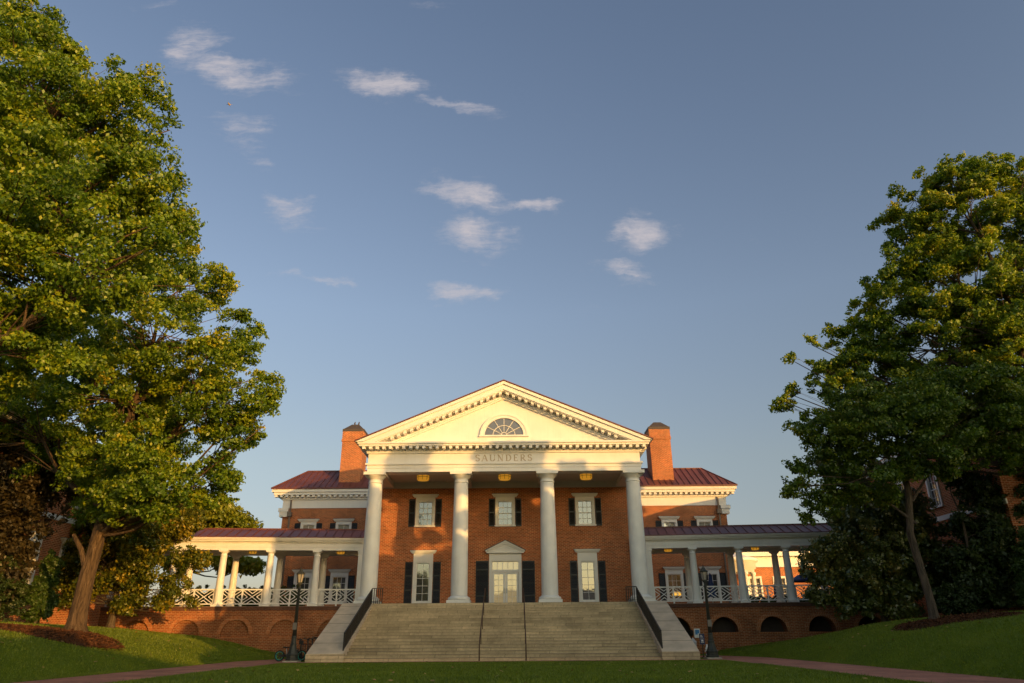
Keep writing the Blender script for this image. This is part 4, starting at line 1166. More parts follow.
dup(k0, (-11.48, 44.7, .04), rad(58), 'black kick scooter in the middle of the row beside the left cheek of the steps')
dup(k0, (-11.40, 45.3, .10), rad(63), 'black kick scooter with the tallest handlebar, beside the left cheek of the steps')
dup(k0, (-11.12, 46.2, .05), rad(60), 'black kick scooter farthest back, half hidden behind the left cheek of the steps')
t = thing('bike_rack', 'low black bike rack with upright bars between the left lamp post and the steps', 'bike rack', (-11.1, 43.3, .02))
mb = MB(); mb.tube([(-11.5, 43.3, .0), (-11.5, 43.3, .82), (-11.44, 43.3, .88), (-10.76, 43.3, .88), (-10.70, 43.3, .82), (-10.70, 43.3, .0)], .028, 8); mb.build('frame', M_iron, t)
for i in range(5):
    x = -11.5 + .8 * (i + 1) / 6; MB().tube([(x, 43.3, .0), (x, 43.3, .88)], .02, 8).build('upright', M_iron, t)

# ------------------------------------------------------------------ signs and fittings by the right lamp
t = thing('post_sign', 'navy blue sign with white lettering on a thin dark post near the right lamp', 'sign', (11.62, 44.6, 0.02))
MB().box(11.60, 11.65, 44.6, 44.65, 0, .8).build('post', M_iron, t); MB().box(11.5, 11.75, 44.56, 44.6, 0, .04).build('foot', M_iron, t)
p_ = MB().box(11.48, 11.78, 44.57, 44.6, .70, 1.28).build('panel', M_navy, t)
mb = MB(); mb.box(11.53, 11.73, 44.562, 44.571, .98, 1.0); mb.prism_y([(11.56, .86), (11.70, .86), (11.70, .90), (11.66, .95), (11.60, .95), (11.56, .90)], 44.56, 44.571); mb.box(11.54, 11.72, 44.562, 44.571, .80, .825)
for i in range(3): mb.box(11.53, 11.70 - .03 * i, 44.562, 44.571, 1.08 + .05 * i, 1.10 + .05 * i)
mb.build('lettering', M_signw, p_)
wx, wy = MR(3.25, -.44, 0)[:2]
t = thing('wall_sign', 'white sign with a bright blue emblem on the brick basement wall beside the right arch', 'sign', (wx, wy, 1.3))
p_ = MB().box(wx - .2, wx + .2, wy - .05, wy, 1.02, 1.60).build('panel', M_signw, t)
mb = MB(); mb.box(wx - .13, wx + .15, wy - .058, wy - .049, 1.30, 1.52); mb.box(wx - .13, wx + .03, wy - .058, wy - .049, 1.22, 1.30); mb.build('emblem', M_sky, p_)
wx, wy = MR(2.86, -.44, 0)[:2]
wx -= .02
t = thing('wall_lantern', 'small dark wall lantern on the brick basement wall, left of the white and blue sign', 'wall lamp', (wx, wy, 1.3))
MB().box(wx - .06, wx + .06, wy - .06, wy, 1.2, 1.5).build('bracket', M_iron, t)
mb = MB(); mb.lathe(wx, wy - .17, [(.08, 1.16), (.12, 1.2), (.13, 1.42), (.15, 1.44), (.05, 1.54)], 8, False); mb.build('lantern', M_iron, t)
t = thing('hydrant', 'short pale hydrant with a reddish band, standing behind the base of the right lamp', 'hydrant', (11.95, 44.9, 0.02))
mb = MB(); mb.lathe(11.95, 44.9, [(.14, .02), (.14, .06), (.10, .08), (.10, .40), (.13, .42), (.13, .46), (.10, .50), (.05, .60), (.04, .62), (.05, .68), (.02, .70)], 14); mb.build('barrel', M_signw, t)
mb = MB(); mb.tube([(11.80, 44.9, .33), (12.10, 44.9, .33)], .05, 10); mb.tube([(11.95, 44.9, .33), (11.95, 44.74, .33)], .065, 10); mb.build('nozzle', M_signw, t)
mb = MB(); mb.lathe(11.95, 44.9, [(.106, .2), (.106, .27)], 14); mb.build('band', M_sred, t)
t = thing('bollard', 'pale bollard with a pointed cap beside the right cheek wall of the steps', 'bollard', (11.42, 46.0, 0.02))
mb = MB(); mb.box(11.26, 11.58, 45.84, 46.16, .42, .80); mb.add([(11.22, 45.8, .80), (11.62, 45.8, .80), (11.62, 46.2, .80), (11.22, 46.2, .80), (11.42, 46.0, 1.08)], [(3, 2, 1, 0), (0, 1, 4), (1, 2, 4), (2, 3, 4), (3, 0, 4)]); mb.build('cap', M_grey, t)
MB().box(11.30, 11.54, 45.88, 46.12, 0, .42).build('post', M_iron, t)

# ------------------------------------------------------------------ umbrellas on the terrace behind the right colonnade
def umbrella(label, x, y, closed=True):
    t = thing('patio_umbrella', label, 'umbrella', (x, y, F - .02)); z = F
    MB().tube([(x, y, z), (x, y, z + 2.6)], .03, 8).build('pole', M_pole, t)
    MB().lathe(x, y, [(.3, z - .02), (.3, z + .06), (.06, z + .1)], 16).build('base', M_iron, t)
    mb = MB(); n = 16
    prof = [(.24, z + .75), (.27, z + 1.0), (.17, z + 1.7), (.10, z + 2.3), (.03, z + 2.62)] if closed else [(1.45, z + 1.95), (1.48, z + 2.05), (.75, z + 2.45), (.05, z + 2.72)]
    vs = []
    for i, (r, zz) in enumerate(prof):
        for k in range(n):
            rr = r * (1 + (.22 if closed else .02) * (1 if k % 2 else -1)); a = 2 * math.pi * k / n; vs.append((x + rr * math.cos(a), y + rr * math.sin(a), zz))
    fs = [(i * n + k, i * n + (k + 1) % n, (i + 1) * n + (k + 1) % n, (i + 1) * n + k) for i in range(len(prof) - 1) for k in range(n)] + [tuple((len(prof) - 1) * n + k for k in range(n))]
    mb.add(vs, fs, False); mb.build('canopy', M_blue, t)
umbrella('closed navy blue patio umbrella seen through the right colonnade before the sunlit hall', 21.6, 59.0)
umbrella('closed navy blue patio umbrella before the right wing window, seen behind the railing', 16.75, 60.5)
umbrella('open navy blue patio umbrella beside the dark magnolia, under the right colonnade', 24.9, 61.0, False)

# ------------------------------------------------------------------ flanking halls among the trees
def side_hall(label, xs, hood_y, L0, L1, loc, rz, zlow, zup):
    t = thing('side_hall', label, 'building', (0, 0, 0)); zt = 12.4
    holes = [(x - .5, x + .5, z0, z1) for x in xs for z0, z1 in (zlow, zup)]
    mb = MB(); wall_front(mb, 0, L0, L1, 0, zt, holes)
    mb.quad((L0, 0, 0), (L0, 12, 0), (L0, 12, zt), (L0, 0, zt)); mb.quad((L1, 0, 0), (L1, 12, 0), (L1, 12, zt), (L1, 0, zt)); mb.quad((L0, 12, 0), (L1, 12, 0), (L1, 12, zt), (L0, 12, zt))
    mb.build('wall', M_brick, t, fix=False)
    for x in xs:
        for z0, z1 in (zlow, zup): window(t, x, 0, z0, z1, .5, 3, 4, M_glass if z0 > 6 else M_glassdim, case=.17, hood=(.12, .85))
    mb = MB(); mb.box(L0 - .1, L1 + .1, -.09, 0, 7.95, 8.25); mb.build('string_course', M_white, t)
    mb = MB(); mb.box(L0 - .3, L1 + .3, -.3, 12.3, zt, zt + .35); mb.box(L0 - .6, L1 + .6, -.6, 12.6, zt + .35, zt + .7); mb.build('cornice', M_white, t)
    mb = MB(); z = zt + .7
    mb.add([(L0 - .7, -.7, z), (L1 + .7, -.7, z), (L1 + .7, 12.7, z), (L0 - .7, 12.7, z), (L0 + 5, 6, z + 2.4), (L1 - 5, 6, z + 2.4)], [(0, 1, 5, 4), (1, 2, 5), (2, 3, 4, 5), (3, 0, 4), (3, 2, 1, 0)]); mb.build('roof', M_roof, t)
    t.location = loc; t.rotation_euler = (0, 0, rz); return t
side_hall('brick hall with white framed windows half hidden behind the trees on the left lawn', (-5.7, -2.4, .9, 4.2, 7.5), 0, -8.5, 10, (-27.3, 44.4, 0.0), rad(90), (4.25, 6.5), (9.0, 11.0))
side_hall('brick hall with white framed windows half hidden behind the trees on the right lawn', (-9.6, -6.0, -2.2, 1.6), 0, -12, 4.4, (28.6, 44.6, 0.0), rad(-90), (3.7, 5.95), (8.9, 11.1))

# sunlit hall behind the right colonnade, with a round porch
t = thing('garden_hall', 'sunlit brick hall with a round columned porch, seen through the right colonnade', 'building', (34, 86, 3))
mb = MB(); wall_front(mb, 86, 26.4, 52, 2.0, 8.4, [(28.1, 29.3, 4.9, 7.2), (31.0, 32.2, 4.9, 7.2), (35.5, 36.7, 4.9, 7.2), (40, 41.2, 4.9, 7.2)])
mb.quad((26.4, 86, 2), (26.4, 98, 2), (26.4, 98, 8.4), (26.4, 86, 8.4)); mb.quad((52, 86, 2), (52, 98, 2), (52, 98, 8.4), (52, 86, 8.4)); mb.build('wall', M_brick, t, fix=False)
for x in (28.7, 31.6, 36.1, 40.6): window(t, x, 86, 4.9, 7.2, .6, 3, 4, M_glassdim, case=.2)
mb = MB(); mb.box(26.2, 52.2, 85.8, 98, 8.4, 9.6); mb.box(25.8, 52.6, 85.3, 98.5, 9.6, 10.3); mb.build('cornice', M_white, t)
mb = MB(); mb.add([(25.7, 85.2, 10.3), (52.7, 85.2, 10.3), (52.7, 98.6, 10.3), (25.7, 98.6, 10.3), (31, 92, 12.5), (47, 92, 12.5)], [(0, 1, 5, 4), (1, 2, 5), (2, 3, 4, 5), (3, 0, 4), (3, 2, 1, 0)]); mb.build('roof', M_roof, t)
mb = MB(); mb.lathe(25.8, 84.2, [(2.3, 7.6), (2.3, 8.0), (2.5, 8.05), (2.5, 8.7), (2.8, 8.8), (2.8, 9.1), (2.2, 9.3), (.3, 9.8)], 28); mb.build('porch_roof', M_white, t)
for k in range(6):
    a = rad(180 + 36 * k)
    mb = MB(); mb.lathe(25.8 + 2.2 * math.cos(a), 84.2 + 2.2 * math.sin(a), [(.34, 3.0), (.34, 3.3), (.26, 3.35), (.21, 7.3), (.3, 7.4), (.3, 7.6)], 14); mb.build('porch_column', M_column, t)

# unseen hall added behind the viewer: its roof line keeps low sun off the lawn
t = thing('shade_hall', 'long low brick hall added out of view behind the viewer to shade the lawn', 'building', (18, -14, 0))
mb = MB(); wall_front(mb, 0, -34, 22, -1, 6.3, [(x - .6, x + .6, 1.4, 3.8) for x in range(-31, 22, 4)])
mb.v = [(x, -y, z) for x, y, z in mb.v]; mb.v = [(18 - x, -14 + y, z) for x, y, z in mb.v]
mb.quad((-4, -14, -1), (-4, -24, -1), (-4, -24, 6.3), (-4, -14, 6.3)); mb.quad((52, -14, -1), (52, -24, -1), (52, -24, 6.3), (52, -14, 6.3)); mb.quad((-4, -24, -1), (52, -24, -1), (52, -24, 6.3), (-4, -24, 6.3))
mb.build('wall', M_brick, t, fix=False)
for x in range(-31, 22, 4):
    mb = MB(); X = 18 - x; mb.box(X - .75, X + .75, -14.05, -13.93, 1.25, 1.4); mb.box(X - .75, X + .75, -14.05, -13.93, 3.8, 4.0)
    for a, b in ((X - .75, X - .6), (X + .6, X + .75), (X - .02, X + .02)): mb.box(a, b, -14.05, -13.94, 1.4, 3.8)
    w = mb.build('window', M_white, t); m2 = MB(); m2.quad((X - .6, -14.06, 1.4), (X + .6, -14.06, 1.4), (X + .6, -14.06, 3.8), (X - .6, -14.06, 3.8)); m2.build('pane', M_glassdim, w, fix=False)
mb = MB(); mb.box(-4.4, 52.4, -24.4, -13.6, 6.3, 6.9); mb.build('cornice', M_white, t)
mb = MB(); mb.add([(-4.5, -24.5, 6.9), (52.5, -24.5, 6.9), (52.5, -13.5, 6.9), (-4.5, -13.5, 6.9), (-.5, -19, OPP), (48.5, -19, OPP)], [(0, 1, 5, 4), (1, 2, 5), (2, 3, 4, 5), (3, 0, 4), (3, 2, 1, 0)]); mb.build('roof', M_roof, t)

# ------------------------------------------------------------------ trees
def leaves(rng, centers, radii, n_per, size, squash=.7, up=.55, aspect=.62, droop=0.0, tint_sd=.2):
    """diamond leaves scattered through clumps"""
    nC = len(centers)
    cnt = np.maximum(8, (n_per * (radii / radii.mean()) ** 2)).astype(int)
    idx = np.repeat(np.arange(nC), cnt); n = len(idx)
    d = rng.normal(size=(n, 3)); d /= np.linalg.norm(d, axis=1)[:, None]
    r = radii[idx] * rng.uniform(0, 1, n) ** .42 * (1 + .25 * rng.normal(size=n) * .5)
    off = d * r[:, None]; off[:, 2] *= squash
    tl = rng.normal(0, .38, (nC, 2)); off[:, 2] += off[:, 0] * tl[idx, 0] + off[:, 1] * tl[idx, 1]      # each spray tilts its own way
    c = centers[idx] + off
    nr = d * .55 + rng.normal(size=(n, 3)) * .55; nr[:, 2] += up; nr /= np.linalg.norm(nr, axis=1)[:, None]
    a = np.cross(nr, rng.normal(size=(n, 3))); a /= np.linalg.norm(a, axis=1)[:, None]; b = np.cross(nr, a)
    a[:, 2] -= droop; L = (size * np.clip(np.exp(rng.normal(-.08, .30, n)), .5, 1.45))[:, None]; W = L * aspect
    fold = nr * (L * .18)
    V = np.stack([c - a * L * .5, c - b * W * .5 + fold, c + a * L * .5, c + b * W * .5 + fold], 1).reshape(-1, 3)
    ct = rng.normal(0, .16, nC)
    tint = np.clip(.42 + ct[idx] + rng.normal(0, tint_sd, n), 0, 1)
    return V, tint


def tree(name, label, base, lobes, leafm, barkm, r0, fork_z, n_clump, n_leaf, size, seed, clump_r=(.36, .82), lean=(0, 0), shell=.38, group=None, limbs=True, stubs=(), low=None, squash=.7, leader=None, up=.18, minc=3, gaps=0, bend=.04):
    rng = np.random.default_rng(seed); rnd = random.Random(seed)
    bx, by = base[:2]; bz = base[2] if len(base) > 2 else float(hgt(bx, by))
    t = thing(name, label, 'tree' if 'shrub' not in name else 'shrub', (bx, by, bz), 0, group)
    lob = np.array(lobes); vol = lob[:, 3] ** 2; w = vol / vol.sum()
    C = []; R = []; K = []
    for i, (x, y, z, r, rz) in enumerate(lobes):
        m_ = max(minc, int(round(n_clump * w[i])))
        for _ in range(m_):
            d = rng.normal(size=3); d /= np.linalg.norm(d)
            q = shell + (1 - shell) * rng.uniform() ** .6
            edge = rng.uniform() < .22
            if edge: q *= rng.uniform(1.1, 1.4)
            cr = rng.uniform(*clump_r) * min(1, .55 + r * .18) * (.72 if edge else 1)
            C.append((x + d[0] * max(.1, r - cr * .55) * q, y + d[1] * max(.1, r - cr * .55) * q, z + d[2] * max(.1, rz - cr * .4) * q)); R.append(cr); K.append(i)
    C = np.array(C); R = np.array(R); K = np.array(K)
    if gaps:                                # coherent gaps through the crown
        ph = rng.uniform(0, 6, 3)
        nz = np.sin(.95 * C[:, 0] + 1.3 * C[:, 1] + .7 * C[:, 2] + ph[0]) + np.sin(1.75 * C[:, 2] - .9 * C[:, 0] + ph[1]) + np.sin(1.2 * C[:, 1] + 1.9 * C[:, 2] - .8 * C[:, 0] + ph[2])
        kp = nz > -gaps; C = C[kp]; R = R[kp]; K = K[kp]
    V, tint = leaves(rng, C, R, n_leaf, size, squash, up)
    if low is not None:
        zc = V.reshape(-1, 4, 3)[:, :, 2].min(1); keep = zc > hgt(V[::4, 0], V[::4, 1]) + low
        V = V.reshape(-1, 4, 3)[keep].reshape(-1, 3); tint = tint[keep]
    # trunk and limbs
    mb = MB(); top = Vector(leader) if leader else Vector((bx + lean[0], by + lean[1], max(z for _, _, z, _, _ in lobes)))
    fork = Vector((bx + lean[0] * .12, by + lean[1] * .12, fork_z))
    pts = [Vector((bx, by, bz - .3)), Vector((bx, by, bz + .05)), Vector((bx, by, bz + .35)), Vector((bx, by, bz + 1.0))]
    rr = [r0 * 1.75, r0 * 1.5, r0 * 1.15, r0]
    for q in (.45, .75, 1.0):
        pts.append(Vector((bx, by, bz + 1)).lerp(fork, q) + Vector(((-bend if q < .6 else bend * .4) if q < 1 else 0, rnd.uniform(-.04, .04), 0))); rr.append(r0 * (1 - .18 * q))
    nfork = len(pts) - 1
    for q in (.2, .4, .6, .8, .97):
        pts.append(fork.lerp(top, q) + Vector((rnd.uniform(-.3, .3), rnd.uniform(-.3, .3), 0))); rr.append(r0 * (.72 * (1 - q) ** .9 + .03))
    mb.tube(pts, rr, 14)
    axis = pts[nfork:]; ar = rr[nfork:]
    if limbs:
        ends = []
        for i, (x, y, z, r, rz) in enumerate(lobes):
            e = Vector((x, y, z)); hd = math.hypot(x - fork.x, y - fork.y)
            zs = min(max(fork.z, z - hd * .75), top.z - .3); q = max(0, min(.9, (zs - fork.z) / max(.1, top.z - fork.z)))
            s0 = fork.lerp(top, q); rs = max(.035, min(r0 * .5, r0 * (.12 + .10 * r)) * (1 - q * .5))
            mid = s0.lerp(e, .5) + Vector((rnd.uniform(-.4, .4), rnd.uniform(-.4, .4), -.10 * hd + rnd.uniform(-.2, .2)))
            path = [s0, s0.lerp(mid, .5) + Vector((0, 0, -.02 * hd)), mid, mid.lerp(e, .55) + Vector((rnd.uniform(-.2, .2), 0, .1)), e]
            mb.tube(path, [rs, rs * .8, rs * .62, rs * .45, rs * .25], 7); ends.append((path, rs))
        for j in range(len(C)):
            if rnd.random() < .6:
                path, rs = ends[K[j]]; p0 = path[rnd.choice((2, 3, 3, 4))]; e = Vector(C[j])
                m_ = p0.lerp(e, .5) + Vector((rnd.uniform(-.25, .25), rnd.uniform(-.25, .25), rnd.uniform(-.1, .2)))
                rb = max(.014, rs * .22); mb.tube([p0, m_, e], [rb, rb * .7, rb * .3], 5, cap=False)
    for (p0, p1, ra, rb) in stubs: mb.tube([p0, Vector(p0).lerp(Vector(p1), .5) + Vector((.05, 0, .1)), p1], [ra, (ra + rb) / 2, rb], 8)
    mb.build('trunk', barkm, t, fix=False)
    fast_mesh('crown', leafm, V, 4, t, (bx, by, bz), tint)
    return t

LOBES = {
    'A': [(-14.65, 34.00, 13.24, 3.30, 2.80), (-13.35, 35.00, 10.60, 2.00, 1.70), (-17.74, 34.00, 16.06, 3.80, 3.23), (-17.44, 35.00, 19.55, 2.60, 2.21), (-19.96, 35.00, 12.80, 4.20, 3.57), (-24.50, 36.00, 16.07, 4.20, 3.57), (-16.62, 33.00, 8.63, 2.80, 2.38), (-14.46, 35.00, 16.46, 1.70, 1.44), (-20.73, 36.00, 9.06, 2.40, 2.04), (-26.12, 37.00, 12.34, 3.80, 3.23), (-14.81, 35.00, 8.55, 1.90, 1.61), (-12.13, 34.00, 12.41, 1.40, 1.19), (-19.69, 37.00, 11.73, 3.50, 2.98), (-11.80, 34.00, 11.09, 0.90, 0.77), (-15.14, 34.00, 7.15, 1.30, 1.10), (-17.34, 33.50, 7.41, 1.90, 1.61), (-19.57, 34.50, 7.51, 1.50, 1.27), (-15.77, 33.50, 6.60, 1.00, 0.85)],
    'B': [(-19.61, 22.00, 25.54, 1.30, 1.10), (-20.36, 22.00, 24.87, 1.60, 1.36), (-17.99, 22.00, 23.74, 1.30, 1.10), (-19.10, 22.00, 24.02, 1.40, 1.19), (-17.09, 22.00, 20.36, 2.70, 2.29), (-15.14, 22.50, 20.77, 2.40, 2.04), (-14.75, 22.50, 22.85, 1.20, 1.02), (-13.66, 22.50, 17.37, 2.30, 1.95), (-15.66, 21.50, 15.38, 3.60, 3.06), (-12.57, 23.00, 15.43, 1.60, 1.36), (-19.22, 22.00, 20.63, 3.60, 3.06), (-18.10, 22.00, 13.83, 4.50, 3.82), (-13.59, 21.00, 13.04, 3.00, 2.55), (-21.40, 22.00, 18.70, 4.50, 3.82), (-13.28, 23.00, 20.41, 1.00, 0.85), (-15.94, 22.00, 11.07, 2.60, 2.21), (-19.82, 23.00, 11.15, 3.50, 2.98)],
    'C': [(19.32, 36.00, 11.42, 2.80, 2.38), (22.01, 36.50, 12.84, 1.90, 1.61), (17.10, 36.00, 10.89, 1.80, 1.53), (22.34, 35.00, 10.85, 2.80, 2.38), (24.89, 36.00, 12.49, 3.20, 2.72), (19.57, 37.50, 12.83, 1.50, 1.27), (19.13, 35.00, 9.06, 2.00, 1.70), (26.65, 36.00, 11.09, 2.80, 2.38), (15.41, 36.00, 8.63, 1.00, 0.85), (16.85, 37.00, 8.72, 1.20, 1.02), (17.54, 36.00, 9.03, 1.20, 1.02), (14.79, 36.00, 8.02, 0.60, 0.51), (16.20, 36.50, 7.59, 0.80, 0.68), (18.08, 36.50, 7.99, 1.10, 0.94), (17.15, 37.00, 6.91, 0.70, 0.59), (19.54, 36.50, 7.57, 0.80, 0.68), (15.71, 37.00, 6.66, 0.50, 0.42), (22.65, 35.50, 8.88, 0.80, 0.68)],
    'D': [(30.22, 38.50, 28.72, 1.80, 1.53), (31.97, 38.50, 29.10, 1.80, 1.53), (29.79, 38.00, 17.72, 4.00, 3.40), (29.73, 38.50, 26.78, 3.00, 2.55), (27.59, 39.50, 27.86, 2.20, 1.87), (32.11, 38.50, 26.00, 3.60, 3.06), (26.51, 39.50, 23.16, 2.30, 1.95), (25.61, 40.00, 21.41, 2.30, 1.95), (28.17, 38.50, 20.63, 3.80, 3.23), (30.94, 38.00, 19.68, 4.00, 3.40), (23.83, 41.50, 18.95, 2.00, 1.70), (21.75, 42.50, 19.40, 1.10, 0.94), (19.00, 42.50, 17.51, 0.90, 0.77), (17.92, 42.50, 14.80, 0.90, 0.77), (19.97, 42.50, 15.58, 1.20, 1.02), (26.35, 40.00, 17.28, 3.20, 2.72), (28.22, 38.00, 15.21, 3.80, 3.23), (32.45, 38.00, 17.69, 4.50, 3.82), (21.57, 41.50, 16.23, 1.60, 1.36), (24.02, 41.00, 22.30, 0.80, 0.68), (24.04, 41.50, 16.01, 2.40, 2.04), (22.20, 42.00, 15.06, 1.50, 1.27), (25.28, 40.00, 14.06, 2.40, 2.04), (28.88, 38.50, 23.44, 2.50, 2.12), (34.27, 38.00, 27.94, 2.40, 2.04), (33.58, 38.00, 23.47, 3.50, 2.98), (27.41, 38.50, 12.07, 2.60, 2.21), (29.09, 38.00, 12.21, 3.00, 2.55), (26.29, 39.50, 13.28, 2.20, 1.87), (26.82, 40.00, 26.24, 1.80, 1.53), (25.11, 41.00, 19.77, 2.10, 1.78), (23.57, 41.60, 21.29, 1.20, 1.02), (21.59, 42.00, 17.57, 1.50, 1.27), (20.31, 42.50, 18.69, 1.00, 0.85), (18.44, 42.50, 15.26, 1.00, 0.85), (27.62, 39.50, 25.16, 2.40, 2.04), (18.68, 42.50, 13.61, 0.80, 0.68), (22.72, 42.00, 19.39, 1.20, 1.02), (20.83, 42.00, 15.54, 1.40, 1.19), (23.50, 41.50, 17.36, 1.80, 1.53), (20.17, 42.30, 17.21, 1.00, 0.85), (21.01, 42.00, 13.77, 1.50, 1.27)],
    'M1': [(-25.48, 46.00, 5.83, 2.40, 2.04), (-22.35, 46.00, 5.32, 1.90, 1.61), (-20.37, 46.00, 4.12, 1.20, 1.02), (-19.03, 46.00, 3.53, 0.75, 0.64), (-23.61, 46.00, 3.56, 1.40, 1.19), (-22.03, 46.00, 7.65, 1.60, 1.36), (-20.04, 46.00, 5.79, 0.90, 0.77), (-26.83, 46.50, 8.38, 2.00, 1.70), (-23.96, 46.50, 9.65, 1.70, 1.44), (-27.23, 46.00, 5.24, 1.60, 1.36), (-21.77, 46.00, 9.04, 1.10, 0.94), (-20.56, 46.00, 7.32, 0.70, 0.59), (-26.02, 46.50, 10.66, 1.30, 1.10), (-21.24, 46.00, 3.43, 0.80, 0.68), (-26.30, 46.00, 3.93, 1.20, 1.02), (-27.41, 45.50, 4.14, 1.30, 1.10), (-27.95, 46.00, 6.15, 1.20, 1.02), (-22.12, 45.50, 6.66, 1.80, 1.53), (-20.45, 46.00, 8.14, 1.20, 1.02), (-23.92, 45.50, 8.09, 1.90, 1.61), (-19.16, 46.00, 5.78, 0.90, 0.77)],
    'M2': [(22.56, 45.00, 5.39, 3.00, 2.55), (22.99, 45.50, 8.81, 2.40, 2.04), (22.20, 45.50, 11.41, 1.60, 1.36), (23.04, 45.50, 13.08, 1.00, 0.85), (25.21, 45.50, 7.85, 2.30, 1.95), (19.80, 45.00, 5.41, 1.80, 1.53), (19.55, 45.00, 3.67, 1.30, 1.10), (25.85, 45.50, 5.11, 2.30, 1.95), (23.42, 45.00, 3.64, 2.10, 1.78), (21.19, 45.00, 3.09, 1.50, 1.27)],
    'N1': [(-26.85, 38.50, 9.36, 2.60, 2.21), (-25.11, 39.00, 7.80, 2.00, 1.70), (-28.32, 38.50, 7.74, 3.00, 2.55), (-26.61, 39.00, 6.21, 2.00, 1.70), (-25.08, 39.50, 9.84, 2.20, 1.87), (-28.87, 38.50, 11.64, 2.50, 2.12), (-26.17, 39.00, 10.88, 2.20, 1.87), (-26.46, 39.00, 4.66, 1.60, 1.36), (-23.90, 39.50, 8.42, 1.40, 1.19)],
    'N2': [(26.77, 41.00, 3.91, 1.70, 1.44), (25.19, 41.00, 2.73, 1.10, 0.94), (28.49, 41.00, 4.70, 1.70, 1.44), (27.31, 41.00, 2.87, 1.40, 1.19), (30.33, 41.00, 6.59, 2.00, 1.70), (26.66, 41.00, 5.63, 0.80, 0.68), (28.63, 41.00, 6.60, 1.10, 0.94), (29.74, 41.50, 8.37, 1.30, 1.10), (26.57, 41.50, 6.97, 0.90, 0.77), (24.58, 41.50, 2.91, 0.80, 0.68), (30.47, 41.00, 10.03, 1.60, 1.36), (28.14, 41.50, 8.97, 1.50, 1.27), (28.12, 41.00, 5.78, 1.80, 1.53), (26.12, 41.30, 5.01, 1.30, 1.10), (28.00, 41.00, 7.45, 1.50, 1.27), (31.00, 41.00, 8.85, 2.00, 1.70)],
    'G': [(-24.62, 60.00, 10.37, 2.80, 1.96), (-27.05, 60.00, 10.80, 3.10, 2.17), (-21.99, 60.00, 9.62, 1.60, 1.12), (-29.95, 60.00, 10.58, 3.50, 2.45), (-25.58, 60.50, 8.32, 2.80, 1.40), (-23.10, 60.00, 6.98, 1.40, 0.63), (-20.99, 60.00, 6.65, 1.30, 0.52), (-26.85, 60.00, 7.32, 2.00, 1.00)],
}

za = float(hgt(*TREE_A))
tree('maple_tree', 'leafy tree with a thick bare trunk rising from a mulch bed on the left lawn', TREE_A, LOBES['A'], L_oak, B_tree, .38, 5.9, 1000, 195, .175, 11, lean=(1.0, 0), squash=.5, up=.1, gaps=.95,
     stubs=[((-19.75, 34.9, 4.3), (-20.55, 34.6, 5.9), .16, .09), ((-19.6, 34.9, 5.4), (-19.3, 34.7, 6.4), .26, .16)])
tree('maple_tree', 'huge sunlit tree whose crown fills the upper left corner, its trunk out of view', (-18.3, 21.5), LOBES['B'], L_oak, B_tree, .5, 6.5, 1150, 200, .15, 12, lean=(.2, .3), squash=.5, up=.1, gaps=1.0,
     leader=(-18.0, 22, 22))
tree('young_tree', 'slender tree with a thin trunk rising from the mulch bed on the right lawn', TREE_C, LOBES['C'], L_dark, B_dark, .19, 9.6, 560, 180, .17, 13, squash=.5, up=.1, gaps=.95, bend=.28, stubs=[((20.85, 36, 6.3), (18.5, 35.8, 8.0), .075, .035), ((20.9, 36, 7.4), (22.6, 35.6, 9.6), .08, .04)], lean=(.6, .6))
tree('maple_tree', 'tall tree with a sunlit yellow-green top, behind the slender tree on the right', (30.2, 36.8), LOBES['D'], L_oak, B_dark, .45, 9.0, 1350, 190, .19, 14, squash=.5, up=.1, gaps=1.3, lean=(.3, 0), leader=(29.8, 38, 26))
tree('magnolia_tree', 'broad magnolia with glossy leaves coloured sunlit gold before the left colonnade, half lit', (-24.2, 46.4), LOBES['M1'], L_maglit, B_dark, .2, 3.2, 560, 120, .19, 15, gaps=1.5, low=.8)
tree('magnolia_tree', 'dark magnolia with glossy leaves hiding the end of the right colonnade', (22.9, 45.2), LOBES['M2'], L_mag, B_dark, .22, 3.0, 620, 150, .21, 16, gaps=1.3, low=.25)
tree('bronze_tree', 'dark bronze-leaved tree before the left brick hall, behind the thick trunk', (-26.3, 38.8), LOBES['N1'], L_purple, B_dark, .2, 4.6, 420, 130, .20, 17, gaps=.9)
tree('holly_tree', 'dense dark evergreen tree before the right brick hall, behind the slender trunk', (26.3, 41), LOBES['N2'], L_ever, B_dark, .16, 3.2, 520, 150, .21, 18, gaps=1.3, low=.2)
tree('shade_tree', 'tree seen behind the left colonnade, its golden top showing over the red roof', (-26.6, 61.6, F - .1), LOBES['G'], L_gold, B_dark, .28, 6.4, 300, 200, .33, 19, clump_r=(.7, 1.2))
def mound(x, y, r, h):
    z = float(hgt(x, y)); return [(x, y, z + h * .35, r, h * .36), (x + .1, y, z + h * .65, r * .72, h * .33), (x - .1, y + .1, z + h * .85, r * .38, h * .2)]
SH = [('conifer_shrub', 'fresh green conical shrub left of the thick trunk on the left lawn', -25.0, 40.3, .8, 3.7, L_conifer, 21), ('dark_shrub', 'rounded dark shrub at the left edge of the left lawn', -26.3, 38.6, 1.4, 3.5, L_ever, 22),
      ('conifer_shrub', 'feathery green shrub at the right edge of the right lawn', 27.6, 37.8, 1.35, 3.9, L_conifer, 23), ('dark_shrub', 'low dark shrub at the foot of the dark evergreen on the right lawn', 24.9, 41.0, 1.0, 1.6, L_ever, 24)]
for n_, l_, x, y, r, h, lm, sd in SH:
    tree(n_, l_, (x, y), mound(x, y, r, h), lm, B_dark, .07, float(hgt(x, y)) + h * .3, 110, 170, .13, sd, clump_r=(.25, .45), low=.02, limbs=False, shell=.7)
